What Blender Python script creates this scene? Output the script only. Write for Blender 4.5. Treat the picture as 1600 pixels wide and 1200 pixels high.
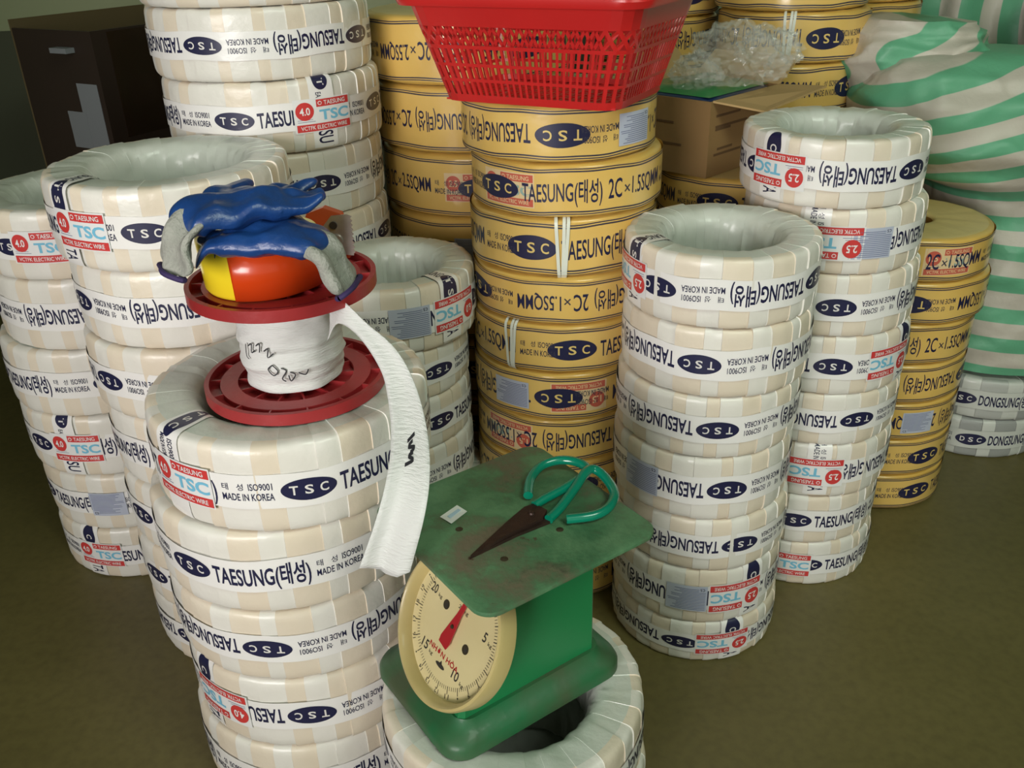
import bpy, bmesh, math, random
from math import sin, cos, pi, radians, degrees, sqrt, atan2
from mathutils import Vector, Matrix, noise

for _o in list(bpy.data.objects):
    bpy.data.objects.remove(_o, do_unlink=True)
SC = bpy.context.scene
COL = SC.collection
random.seed(11)

# ------------------------------------------------------------------ camera, light, exposure
def look_basis(pitch, roll):
    fw = Vector((0, cos(pitch), -sin(pitch))); rt = Vector((1, 0, 0)); up = rt.cross(fw)
    r2 = cos(roll) * rt + sin(roll) * up
    u2 = -sin(roll) * rt + cos(roll) * up
    return r2, u2, -fw
cam_data = bpy.data.cameras.new('camera'); cam = bpy.data.objects.new('camera', cam_data); COL.objects.link(cam)
_r, _u, _b = look_basis(0.4765, -0.0306)
cam.matrix_world = Matrix(((_r.x, _u.x, _b.x, 0), (_r.y, _u.y, _b.y, 0), (_r.z, _u.z, _b.z, 1.174), (0, 0, 0, 1)))
cam_data.sensor_fit = 'HORIZONTAL'; cam_data.sensor_width = 36.0
cam_data.lens = 1418.5 * 36.0 / 1600.0
cam_data.clip_start = 0.05
SC.camera = cam

def lin(c):
    out = []
    for v in c[:3]:
        v = v / 255.0
        out.append(v / 12.92 if v <= 0.04045 else ((v + 0.055) / 1.055) ** 2.4)
    return (out[0], out[1], out[2], 1.0)

world = bpy.data.worlds.new('world'); SC.world = world; world.use_nodes = True
world.node_tree.nodes['Background'].inputs[0].default_value = (0.84, 0.95, 0.76, 1)
world.node_tree.nodes['Background'].inputs[1].default_value = 0.42

def area(name, loc, target, sx, sy, power, col):
    d = bpy.data.lights.new(name, 'AREA'); d.shape = 'RECTANGLE'; d.size = sx; d.size_y = sy
    d.energy = power; d.color = col
    o = bpy.data.objects.new(name, d); COL.objects.link(o); o.location = loc
    o.rotation_euler = (Vector(target) - Vector(loc)).to_track_quat('-Z', 'Y').to_euler()
    return o
# daylight through the open shop front behind the camera, strongest on its left side
area('shopfront_daylight', (-1.55, -2.1, 1.30), (-0.22, 1.3, 0.80), 1.6, 1.4, 9.4, (1.0, 0.94, 0.92)).data.spread = radians(46)
area('overhead_fill', (1.25, -0.35, 3.1), (0.8, 1.5, 0.0), 1.3, 1.3, 58, (0.88, 1.0, 0.84))  # unseen overhead light, set to brighten the floor and coil tops at right

vs = SC.view_settings
vs.view_transform = 'Standard'; vs.look = 'None'; vs.exposure = 0.0; vs.gamma = 1.0; vs.use_curve_mapping = False

# ------------------------------------------------------------------ materials
MATS = {}
def mat(name, col, rough=0.5, coat=0.0, coat_rough=0.1, metal=0.0, bump=0.0, bscale=60.0, vary=0.0, vscale=8.0, col2=None, alpha=1.0, trans=0.0, spec=0.5, stretch=None, sss=0.0):
    m = bpy.data.materials.new(name); m.use_nodes = True
    nt = m.node_tree; b = nt.nodes['Principled BSDF']
    b.inputs['Base Color'].default_value = lin(col)
    b.inputs['Roughness'].default_value = rough
    b.inputs['Metallic'].default_value = metal
    b.inputs['Coat Weight'].default_value = coat; b.inputs['Coat Roughness'].default_value = coat_rough
    b.inputs['Specular IOR Level'].default_value = spec
    b.inputs['Alpha'].default_value = alpha
    b.inputs['Transmission Weight'].default_value = trans
    if sss:
        b.inputs['Subsurface Weight'].default_value = sss
        b.inputs['Subsurface Radius'].default_value = (0.01, 0.01, 0.01)
    tc = None
    if bump or vary:
        tc = nt.nodes.new('ShaderNodeTexCoord'); mp = nt.nodes.new('ShaderNodeMapping')
        nt.links.new(tc.outputs['Object'], mp.inputs['Vector'])
        if stretch: mp.inputs['Scale'].default_value = stretch
    if vary:
        n = nt.nodes.new('ShaderNodeTexNoise'); n.inputs['Scale'].default_value = vscale; n.inputs['Detail'].default_value = 6
        nt.links.new(mp.outputs[0], n.inputs['Vector'])
        r = nt.nodes.new('ShaderNodeValToRGB')
        r.color_ramp.elements[0].position = 0.5 - 0.5 * min(1, 1.2 - vary); r.color_ramp.elements[1].position = 0.5 + 0.5 * min(1, 1.2 - vary)
        c2 = lin(col2) if col2 else tuple(v * 0.7 for v in lin(col)[:3]) + (1,)
        r.color_ramp.elements[0].color = c2; r.color_ramp.elements[1].color = lin(col)
        nt.links.new(n.outputs['Fac'], r.inputs['Fac']); nt.links.new(r.outputs['Color'], b.inputs['Base Color'])
    if bump:
        n2 = nt.nodes.new('ShaderNodeTexNoise'); n2.inputs['Scale'].default_value = bscale; n2.inputs['Detail'].default_value = 5
        nt.links.new(mp.outputs[0], n2.inputs['Vector'])
        bp = nt.nodes.new('ShaderNodeBump'); bp.inputs['Strength'].default_value = bump; bp.inputs['Distance'].default_value = 0.004
        nt.links.new(n2.outputs['Fac'], bp.inputs['Height']); nt.links.new(bp.outputs['Normal'], b.inputs['Normal'])
        if coat: nt.links.new(bp.outputs['Normal'], b.inputs['Coat Normal'])
    MATS[name] = m
    return m

M_CREAM = mat('wrap_cream', (229, 218, 201), 0.42, coat=0.25, coat_rough=0.2, bump=0.35, bscale=45, vary=0.5, vscale=14, col2=(221, 207, 186))
M_PALE = mat('wrap_pale', (232, 222, 205), 0.4, coat=0.25, coat_rough=0.2, bump=0.35, bscale=45, vary=0.5, vscale=14, col2=(226, 212, 190))
M_WHITE = mat('wrap_white', (234, 231, 225), 0.38, coat=0.3, coat_rough=0.2, bump=0.4, bscale=40, vary=0.5, vscale=16, col2=(222, 219, 210))
M_TOPW = mat('wrap_top_white', (214, 218, 210), 0.36, coat=0.3, coat_rough=0.2, bump=0.6, bscale=30, vary=0.6, vscale=12, col2=(198, 204, 194))
M_BAND = mat('print_tape_white', (238, 236, 234), 0.35, coat=0.3, coat_rough=0.15, bump=0.2, bscale=40)
M_NAVY = mat('ink_navy', (31, 32, 68), 0.4, coat=0.2)
M_INKW = mat('ink_reverse_white', (225, 222, 218), 0.4)
M_YEL = mat('cable_yellow', (226, 190, 104), 0.32, coat=0.55, coat_rough=0.14, bump=0.3, bscale=26, vary=0.5, vscale=9, col2=(214, 172, 80))
M_YELTOP = mat('cable_yellow_top', (226, 202, 140), 0.4, coat=0.4, coat_rough=0.2, bump=0.4, bscale=22, vary=0.5, vscale=10, col2=(212, 186, 116))
M_YBAND = mat('print_film_yellow', (229, 195, 116), 0.28, coat=0.6, coat_rough=0.12, bump=0.3, bscale=24, vary=0.6, vscale=7, col2=(218, 176, 88))
M_INKY = mat('ink_reverse_yellow', (224, 196, 120), 0.35)
M_LINE = mat('ink_line_navy', (58, 56, 72), 0.4, coat=0.3)
M_HOLE = mat('coil_core', (150, 110, 50), 0.6)
M_STW = mat('sticker_white', (232, 232, 232), 0.35, coat=0.3)
M_STR = mat('sticker_red', (206, 62, 62), 0.35, coat=0.3)
M_SFW = mat('sticker_under_film', (226, 200, 156), 0.3, coat=0.5)
M_SFR = mat('sticker_red_under_film', (200, 96, 78), 0.3, coat=0.5)
M_SFC = mat('sticker_cyan_under_film', (150, 176, 168), 0.3, coat=0.5)
M_STC = mat('sticker_cyan', (120, 190, 220), 0.3, coat=0.3)
M_STG = mat('spec_grey', (186, 192, 210), 0.35, coat=0.3)
M_STL = mat('spec_ink', (110, 116, 150), 0.5)
M_STRAP = mat('strap_white', (222, 226, 214), 0.35)

# ------------------------------------------------------------------ mesh helpers
class MB:
    def __init__(s): s.v = []; s.f = []; s.m = []; s.mats = []
    def mi(s, m):
        if m not in s.mats: s.mats.append(m)
        return s.mats.index(m)
    def add(s, verts, faces, m):
        k = len(s.v); s.v += [tuple(v) for v in verts]; i = s.mi(m)
        for f in faces: s.f.append(tuple(k + j for j in f)); s.m.append(i)
    def box(s, c, size, m, R=None):
        x, y, z = size[0] / 2, size[1] / 2, size[2] / 2
        vs = [Vector(p) for p in ((-x, -y, -z), (x, -y, -z), (x, y, -z), (-x, y, -z), (-x, -y, z), (x, -y, z), (x, y, z), (-x, y, z))]
        if R: vs = [R @ v for v in vs]
        s.add([v + Vector(c) for v in vs], [(3, 2, 1, 0), (4, 5, 6, 7), (0, 1, 5, 4), (1, 2, 6, 5), (2, 3, 7, 6), (3, 0, 4, 7)], m)
    def lathe(s, prof, m, n=64, closed=False, mf=None, c=(0, 0, 0)):
        k = len(prof); V = []; 
        for i in range(n):
            a = 2 * pi * i / n
            for (r, z) in prof: V.append((c[0] + r * cos(a), c[1] + r * sin(a), c[2] + z))
        kk = k if closed else k - 1
        F = []
        for i in range(n):
            j = (i + 1) % n
            for q in range(kk):
                p = (q + 1) % k
                F.append((i * k + q, j * k + q, j * k + p, i * k + p))
        s.add(V, F, m)
    def tube(s, pts, r, m, n=10, caps=True, rad=None):
        pts = [Vector(p) for p in pts]; V = []; F = []
        up = Vector((0, 0, 1)); prev = None
        for i, p in enumerate(pts):
            t = (pts[min(i + 1, len(pts) - 1)] - pts[max(i - 1, 0)]).normalized()
            if prev is None:
                a = t.cross(up)
                if a.length < 1e-3: a = t.cross(Vector((1, 0, 0)))
            else: a = prev - t * prev.dot(t)
            a.normalize(); prev = a; b = t.cross(a)
            rr = rad[i] if rad else r
            for k in range(n):
                q = 2 * pi * k / n
                V.append(p + rr * (cos(q) * a + sin(q) * b))
        for i in range(len(pts) - 1):
            for k in range(n):
                l = (k + 1) % n
                F.append((i * n + k, i * n + l, (i + 1) * n + l, (i + 1) * n + k))
        if caps:
            F.append(tuple(range(n - 1, -1, -1))); F.append(tuple((len(pts) - 1) * n + k for k in range(n)))
        s.add(V, F, m)
    def prism(s, poly, z0, z1, m):
        n = len(poly)
        s.add([(x, y, z0) for x, y in poly] + [(x, y, z1) for x, y in poly],
              [tuple(range(n - 1, -1, -1)), tuple(range(n, 2 * n))] + [(i, (i + 1) % n, n + (i + 1) % n, n + i) for i in range(n)], m)
    def mesh(s, name, smooth=True, angle=35):
        me = bpy.data.meshes.new(name); me.from_pydata(s.v, [], s.f)
        for m in s.mats: me.materials.append(m)
        me.polygons.foreach_set('material_index', s.m)
        me.polygons.foreach_set('use_smooth', [smooth] * len(s.f))
        me.update()
        if smooth: me.set_sharp_from_angle(angle=radians(angle))
        return me
    def obj(s, name, parent=None, smooth=True, angle=35, loc=(0, 0, 0), rot=(0, 0, 0)):
        return link(name, s.mesh(name, smooth, angle), parent, loc, rot)

def link(name, me, parent=None, loc=(0, 0, 0), rot=(0, 0, 0)):
    o = bpy.data.objects.new(name, me); COL.objects.link(o); o.location = loc; o.rotation_euler = rot
    if parent is not None: o.parent = parent
    return o
def tag(o, label=None, cat=None, group=None, kind=None):
    if label: o['label'] = label
    if cat: o['category'] = cat
    if group: o['group'] = group
    if kind: o['kind'] = kind
    return o
def thing(name, label, cat, loc=(0, 0, 0), rotz=0.0, group=None):
    o = bpy.data.objects.new(name, None); COL.objects.link(o); o.location = loc; o.rotation_euler = (0, 0, rotz)
    o.empty_display_size = 0.05
    return tag(o, label, cat, group)
def spline(P, n=8):
    P = [Vector(p) for p in P]; out = []
    for i in range(len(P) - 1):
        a = P[max(i - 1, 0)]; b = P[i]; c = P[i + 1]; d = P[min(i + 2, len(P) - 1)]
        for k in range(n):
            t = k / n
            out.append(0.5 * ((2 * b) + (c - a) * t + (2 * a - 5 * b + 4 * c - d) * t * t + (-a + 3 * b - 3 * c + d) * t ** 3))
    out.append(P[-1]); return out

# ------------------------------------------------------------------ lettering
_TXT = {}
def text_geo(s, bold=0.0):
    key = (s, bold)
    if key in _TXT: return _TXT[key]
    cu = bpy.data.curves.new('lettering', 'FONT'); cu.body = s; cu.resolution_u = 3; cu.offset = bold
    o = bpy.data.objects.new('lettering', cu); COL.objects.link(o)
    dg = bpy.context.evaluated_depsgraph_get()
    me = bpy.data.meshes.new_from_object(o.evaluated_get(dg))
    V = [(v.co.x, v.co.y) for v in me.vertices]; F = [tuple(p.vertices) for p in me.polygons]
    bpy.data.objects.remove(o, do_unlink=True); bpy.data.curves.remove(cu); bpy.data.meshes.remove(me)
    x0 = min(v[0] for v in V); x1 = max(v[0] for v in V); y0 = min(v[1] for v in V); y1 = max(v[1] for v in V)
    _TXT[key] = ([((v[0] - x0) / (x1 - x0) - 0.5, (v[1] - y0) / (y1 - y0) - 0.5) for v in V], F)
    return _TXT[key]

class Dec:
    """flat print laid out in (s, t) and layers, wrapped onto a surface by build()"""
    def __init__(d): d.it = []
    def rect(d, s0, t0, s1, t1, m, layer=0, nx=1, ny=1):
        V = [(s0 + (s1 - s0) * i / nx, t0 + (t1 - t0) * j / ny) for j in range(ny + 1) for i in range(nx + 1)]
        F = [(j * (nx + 1) + i, j * (nx + 1) + i + 1, (j + 1) * (nx + 1) + i + 1, (j + 1) * (nx + 1) + i) for j in range(ny) for i in range(nx)]
        d.it.append((V, F, m, layer))
    def oval(d, cs, ct, a, b, m, layer=1, n=18):
        V = []; F = []
        for i in range(n + 1):
            q = -cos(pi * i / n); w = sqrt(max(0, 1 - q * q)) + 1e-4
            for k in (-1, 0, 1): V.append((cs + a * q, ct + b * w * k))
        for i in range(n):
            for k in (0, 1): F.append((i * 3 + k, i * 3 + 3 + k, i * 3 + 4 + k, i * 3 + 1 + k))
        d.it.append((V, F, m, layer))
    def text(d, s, cs, ct, w, h, m, layer=1, bold=0.0, rot=0):
        V, F = text_geo(s, bold)
        if rot == 0: W = [(cs + x * w, ct + y * h) for x, y in V]
        else:
            W = [(cs + x * w * cos(rot) - y * h * sin(rot), ct + x * w * sin(rot) + y * h * cos(rot)) for x, y in V]
        d.it.append((W, F, m, layer))
    def poly(d, P, m, layer=0):
        d.it.append((list(P), [tuple(range(len(P)))], m, layer))
    def build(d, fn, mb=None):
        mb = mb or MB()
        for V, F, m, L in d.it: mb.add([fn(s, t, L) for s, t in V], F, m)
        return mb

# ------------------------------------------------------------------ the room
def structure(o): o['kind'] = 'structure'; return o
def floor_mat():
    m = bpy.data.materials.new('floor_concrete'); m.use_nodes = True; nt = m.node_tree; b = nt.nodes['Principled BSDF']
    tc = nt.nodes.new('ShaderNodeTexCoord')
    n = nt.nodes.new('ShaderNodeTexNoise'); n.inputs['Scale'].default_value = 2.2; n.inputs['Detail'].default_value = 10; n.inputs['Roughness'].default_value = 0.65
    n2 = nt.nodes.new('ShaderNodeTexNoise'); n2.inputs['Scale'].default_value = 60; n2.inputs['Detail'].default_value = 4
    r = nt.nodes.new('ShaderNodeValToRGB'); r.color_ramp.elements[0].position = 0.3; r.color_ramp.elements[1].position = 0.72
    r.color_ramp.elements[0].color = lin((98, 90, 50)); r.color_ramp.elements[1].color = lin((116, 106, 64))
    r2 = nt.nodes.new('ShaderNodeValToRGB'); r2.color_ramp.elements[0].position = 0.25; r2.color_ramp.elements[1].position = 0.6
    r2.color_ramp.elements[0].color = (0.6, 0.6, 0.6, 1); r2.color_ramp.elements[1].color = (1, 1, 1, 1)
    mx = nt.nodes.new('ShaderNodeMix'); mx.data_type = 'RGBA'; mx.blend_type = 'MULTIPLY'; mx.inputs[0].default_value = 0.5
    for q in (n, n2): nt.links.new(tc.outputs['Object'], q.inputs['Vector'])
    nt.links.new(n.outputs['Fac'], r.inputs['Fac']); nt.links.new(n2.outputs['Fac'], r2.inputs['Fac'])
    nt.links.new(r.outputs[0], mx.inputs[6]); nt.links.new(r2.outputs[0], mx.inputs[7]); nt.links.new(mx.outputs[2], b.inputs['Base Color'])
    b.inputs['Roughness'].default_value = 0.45
    bp = nt.nodes.new('ShaderNodeBump'); bp.inputs['Strength'].default_value = 0.1; bp.inputs['Distance'].default_value = 0.003
    nt.links.new(n2.outputs['Fac'], bp.inputs['Height']); nt.links.new(bp.outputs[0], b.inputs['Normal'])
    return m
M_WALL = mat('wall_paint', (158, 164, 130), 0.8, bump=0.1, bscale=80, vary=0.4, vscale=2, col2=(146, 152, 120))
M_CEIL = mat('ceiling_paint', (190, 190, 180), 0.9)
X0, X1, Y0, Y1, ZC = -2.6, 3.2, -2.6, 3.0, 3.2
def slab(name, c, size, m):
    b = MB(); b.box(c, size, m); return structure(b.obj(name, smooth=False))
slab('floor', ((X0 + X1) / 2, (Y0 + Y1) / 2, -0.05), (X1 - X0 + 0.4, Y1 - Y0 + 0.4, 0.1), floor_mat())
slab('wall_back', ((X0 + X1) / 2, Y1 + 0.1, ZC / 2), (X1 - X0, 0.2, ZC), M_WALL)
# dark panel along the lower back wall, shade put into its colour
slab('wall_shade_panel_1', ((X0 + X1) / 2, Y1 - 0.006, 0.45), (X1 - X0, 0.012, 0.90), mat('painted_wall_shade', (74, 76, 60), 0.8))
slab('wall_left', (X0 - 0.1, (Y0 + Y1) / 2, ZC / 2), (0.2, Y1 - Y0 + 0.4, ZC), M_WALL)
slab('wall_right', (X1 + 0.1, (Y0 + Y1) / 2, ZC / 2), (0.2, Y1 - Y0 + 0.4, ZC), M_WALL)
slab('ceiling', ((X0 + X1) / 2, (Y0 + Y1) / 2, ZC + 0.1), (X1 - X0 + 0.4, Y1 - Y0 + 0.4, 0.2), M_CEIL)

# ------------------------------------------------------------------ cable coils
# kind: (reference radius, reference height, hole radius)
REF = {'w': (0.18, 0.122, 0.104), 's': (0.148, 0.107, 0.083), 'y': (0.157, 0.09, 0.04), 'z': (0.20, 0.125, 0.052), 'g': (0.17, 0.1, 0.09)}
def sec(kind, n=36):
    """cross-section of a coil, closed loop of (r, z, side) starting at the outer waist and going up over the top"""
    R, h, ri = REF[kind]; rc = (R + ri) / 2; a = (R - ri) / 2; out = []
    yel = kind in 'yz'
    for i in range(n):
        t = 2 * pi * (i + 0.5) / n
        c, s = cos(t), sin(t)
        e = (9.0 if yel else 8.5) if c > 0 else (12.0 if yel else 2.8)
        es = 9.0 if yel else (8.5 if c > 0 else 3.4)
        r = rc + a * math.copysign(abs(c) ** (2 / e), c)
        z = h / 2 + h / 2 * math.copysign(abs(s) ** (2 / es), s)
        out.append((r, z))
    return out
def body_mesh(kind, seed):
    rnd = random.Random(seed * 7 + ord(kind)); R, h, ri = REF[kind]; mb = MB()
    if kind in 'wsg':
        P = sec(kind, 36); n = len(P)
        nw = {'w': 34, 's': 28, 'g': 24}[kind]
        edges = [0.0]
        for i in range(nw): edges.append(edges[-1] + (rnd.uniform(0.9, 1.5) if i % 2 else rnd.uniform(0.55, 1.1)))
        sc = 2 * pi / edges[-1]; edges = [e * sc for e in edges]
        cols = []                                            # (angle, offset, tone)
        tone = 0
        for i in range(nw):
            tone = (tone + 1) % 2 if rnd.random() < 0.86 else rnd.randrange(3)
            base = rnd.uniform(-0.0004, 0.0005); up = rnd.uniform(-0.0010, 0.0010)
            a0, a1 = edges[i], edges[i + 1]
            for k in range(5):
                f = k / 4
                cols.append((a0 + (a1 - a0) * (0.01 + 0.985 * f), base + 0.0011 * (0.5 - f), tone, up, f))
        V = []
        for (a, off, tn, up, f) in cols:
            for (r, z) in P:
                g = (r - ri) / (R - ri)                       # outside follows the steps, the hole is creased
                wob = 0.0045 * noise.noise(Vector((cos(a) * 9 + seed, sin(a) * 9, z * 40 + r * 20)))
                lum = 0.002 * noise.noise(Vector((cos(a) * 2.2 + seed * 3, sin(a) * 2.2, z * 6)))
                rr = r + off * (0.3 + g) + wob * (1.2 - g) * 0.9 + lum
                zz = z - 0.0010 + (up + 0.5 * off) * (1 if z > h * 0.8 else (-0.4 if z < h * 0.2 else 0)) * min(1, 0.2 + g) + wob * (0.25 + 0.5 * (1 - g)) * (1 if z > h * .6 else 0)
                V.append((rr * cos(a), rr * sin(a), max(0.0005, zz)))
        tones = [M_CREAM, M_WHITE, M_PALE] if kind != 'g' else [M_G1, M_G2, M_G3]
        top = M_TOPW if kind != 'g' else M_G2
        m = len(cols)
        by = {}
        for i in range(m):
            j = (i + 1) % m
            for q in range(n):
                p = (q + 1) % n
                r, z = P[q]
                g = (r - ri) / (R - ri)
                M = tones[cols[i][2]] if g > 0.86 or (z < h * .5 and g > .6) else top
                by.setdefault(M, []).append((i * n + q, j * n + q, j * n + p, i * n + p))
        mb.v = [tuple(v) for v in V]
        for M, F in by.items():
            k = mb.mi(M)
            for f in F: mb.f.append(f); mb.m.append(k)
        return mb.mesh('wrapped_body', True, 28)
    # yellow reels: rows of flat cable pressed side by side, flat ends
    rows = 7; P = []
    P0 = sec(kind, 44)
    nseg = 96
    V = []; n = len(P0)
    for i in range(nseg):
        a = 2 * pi * i / nseg
        for (r, z) in P0:
            rr = r; zz = z
            if r > R * 0.96:
                ph = (z / h) * rows
                rr += 0.0009 * abs(sin(pi * ph)) + 0.0012 * noise.noise(Vector((cos(a) * 3 + seed, sin(a) * 3, ph * 0.9)))
            elif z > h * 0.8:
                zz += 0.0011 * noise.noise(Vector((cos(a) * r * 45, sin(a) * r * 45, seed)))
            V.append((rr * cos(a), rr * sin(a), max(0.0005, zz)))
    mb.v = V
    ks, kt, kh = mb.mi(M_YEL), mb.mi(M_YELTOP), mb.mi(M_HOLE)
    for i in range(nseg):
        j = (i + 1) % nseg
        for q in range(n):
            p = (q + 1) % n; r, z = P0[q]
            mb.f.append((i * n + q, j * n + q, j * n + p, i * n + p))
            mb.m.append(kh if r < ri * 1.3 and 0.06 * h < z < 0.94 * h else (kt if r < R * 0.93 else ks))
    return mb.mesh('wrapped_body', True, 40)

M_G1 = mat('grey_wrap_dark', (158, 160, 158), 0.4, coat=0.3, bump=0.4, bscale=40)
M_G2 = mat('grey_wrap_light', (206, 208, 202), 0.4, coat=0.3, bump=0.4, bscale=40)
M_G3 = mat('grey_wrap_mid', (182, 184, 180), 0.4, coat=0.3, bump=0.4, bscale=40)
BAND_UP = 0.0019
def cyl(R):
    def fn(s, t, L):
        r = R + BAND_UP + 0.00035 * L; a = s / R
        return (r * cos(a), r * sin(a), t)
    return fn
def unit_white(d, s, word='TAESUNG(태성)', mark='TSC'):
    d.oval(s, 0, 0.0325, 0.0150, M_NAVY, 1)
    for k, ch in enumerate(mark): d.text(ch, s + (k - 1) * 0.0175, 0, 0.0100, 0.0125, M_INKW, 2, 0.02)
    d.text(word, s + 0.098, -0.0024, 0.122, 0.0385, M_NAVY, 1, 0.022)
    d.text('태   성', s + 0.180, 0.0072, 0.026, 0.0095, M_NAVY, 1, 0.004)
    d.text('ISO9001', s + 0.213, 0.0072, 0.028, 0.0095, M_NAVY, 1, 0.010)
    d.text('MADE IN KOREA', s + 0.197, -0.0068, 0.062, 0.0100, M_NAVY, 1, 0.012)
def unit_yellow(d, s, size):
    d.oval(s, 0, 0.0415, 0.0190, M_NAVY, 1)
    for k, ch in enumerate('TSC'): d.text(ch, s + (k - 1) * 0.0225, 0, 0.0130, 0.0165, M_INKY, 2, 0.015)
    d.text('TAESUNG(태성)', s + 0.111, -0.0026, 0.126, 0.0450, M_NAVY, 1, 0.012)
    d.text('2C', s + 0.196, 0, 0.024, 0.0325, M_NAVY, 1, 0.010)
    d.text('×', s + 0.218, -0.002, 0.011, 0.013, M_LINE, 1)
    d.text(size + 'SQMM', s + 0.265, 0, 0.074, 0.0335, M_NAVY, 1, 0.010)
    d.text('태   성', s + 0.325, 0.0085, 0.026, 0.0105, M_LINE, 1, 0.004)
    d.text('ISO9001', s + 0.357, 0.0085, 0.028, 0.0105, M_LINE, 1, 0.008)
    d.text('MADE IN KOREA', s + 0.342, -0.0075, 0.062, 0.0110, M_LINE, 1, 0.010)
def band_mesh(kind):
    R, h, ri = REF[kind]; d = Dec(); C = 2 * pi * R
    if kind in 'wsg':
        w = 0.0235
        d.rect(0, -w, C, w, M_BAND if kind != 'g' else M_G2, 0, 120, 2)
        d.rect(0, w, C, w + 0.0004, M_BAND if kind != 'g' else M_G2, -4, 120, 1)
        p = 0.268; k = int(C // p)
        for i in range(k):
            if kind == 'g': unit_white(d, 0.04 + i * p, 'DONGSUNG(동성)', 'DSC')
            else: unit_white(d, 0.04 + i * p)
        rest = C - k * p
        if rest > 0.075:
            s = 0.04 + k * p
            d.oval(s, 0, 0.0325, 0.0150, M_NAVY, 1)
            for q, ch in enumerate('TSC'): d.text(ch, s + (q - 1) * 0.0175, 0, 0.0100, 0.0125, M_INKW, 2, 0.02)
        off = 0.04
    else:
        w = 0.43 * h
        d.rect(0, -w, C, w, M_YBAND, 0, 120, 2)
        for sg in (-1, 1):
            d.rect(0, sg * (w - 0.0030), C, sg * (w - 0.0012), M_LINE, 1, 120, 1)
            d.rect(0, sg * (w - 0.0072), C, sg * (w - 0.0048), M_LINE, 1, 120, 1)
        p = 0.40; k = int(C // p)
        for i in range(k): unit_yellow(d, 0.05 + i * p, '1.5' if kind == 'y' else '2.5')
        rest = C - k * p
        if rest > 0.1:
            s = 0.05 + k * p
            d.oval(s, 0, 0.0415, 0.0190, M_NAVY, 1)
            for q, ch in enumerate('TSC'): d.text(ch, s + (q - 1) * 0.0225, 0, 0.0130, 0.0165, M_INKY, 2, 0.015)
            if rest > 0.24: d.text('TAESUNG(태성)', s + 0.111, -0.0026, 0.126, 0.0450, M_NAVY, 1, 0.012)
        off = 0.05
    f0 = cyl(R)
    def fn(s, t, L):                                        # the tape waves a little as it goes round
        wave = 0.0011 * sin(5 * s / R + 1.0) + 0.0007 * sin(11 * s / R)
        return f0(s - off, t + wave, L)
    return d.build(fn).mesh('printed_band', True, 60)
def size_sticker(kind, val):
    R, h, ri = REF[kind]; d = Dec(); W, H = 0.098, 0.056
    film = kind in 'yz'                                      # on the yellow coils the sticker lies under the printed film
    SW, SR, SCY, l0 = (M_SFW, M_SFR, M_SFC, 0.2) if film else (M_STW, M_STR, M_STC, 4)
    l1, l2, l3 = (0.35, 0.5, 0.65) if film else (5, 6, 7)
    d.rect(-W / 2, -H / 2, W / 2, H / 2, SW, l0, 10, 1)
    d.rect(-W * .12, H * .24, W * .48, H * .46, SR, l1, 6, 1)
    d.rect(-W * .47, -H * .47, W * .48, -H * .25, SR, l1, 10, 1)
    d.oval(-W * .32, H * .14, W * .15, H * .27, SR, l1)
    d.text(val, -W * .32, H * .14, W * .17, H * .23, SW, l2, 0.02)
    d.text('TAESUNG', W * .21, H * .35, W * .40, H * .13, SW, l2, 0.012)
    d.oval(-W * .06, H * .35, W * .035, H * .06, SW, l2); d.oval(-W * .06, H * .35, W * .024, H * .038, SR, l3)
    d.text('VCTFK ELECTRIC WIRE', 0, -H * .36, W * .82, H * .12, SW, l2, 0.012)
    d.text('TSC', W * .19, -H * .01, W * .54, H * .32, SCY, l1, 0.03)
    d.rect(-W * .45, -H * .18, -W * .16, -H * .165, M_STL, l1, 3, 1); d.rect(-W * .45, H * -.12, -W * .2, -H * .108, M_STL, l1, 3, 1)
    return d.build(cyl(R)).mesh('size_sticker', True, 60)
def spec_sticker(kind):
    R, h, ri = REF[kind]; d = Dec(); W, H = 0.068, 0.050
    d.rect(-W / 2, -H / 2, W / 2, H / 2, M_STG, 4, 8, 1)
    rnd = random.Random(3)
    for k in range(14):
        t = H * (.42 - k * .062)
        d.rect(-W * .46, t, W * (.46 - rnd.random() * .35), t + H * .022, M_STL, 5, 6, 1)
    d.rect(-W * .46, -H * .44, -W * .30, -H * .30, M_STG, 6, 1, 1)
    d.text('cs', -W * .38, -H * .38, W * .11, H * .1, M_NAVY, 7)
    return d.build(cyl(R)).mesh('spec_sticker', True, 60)
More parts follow.
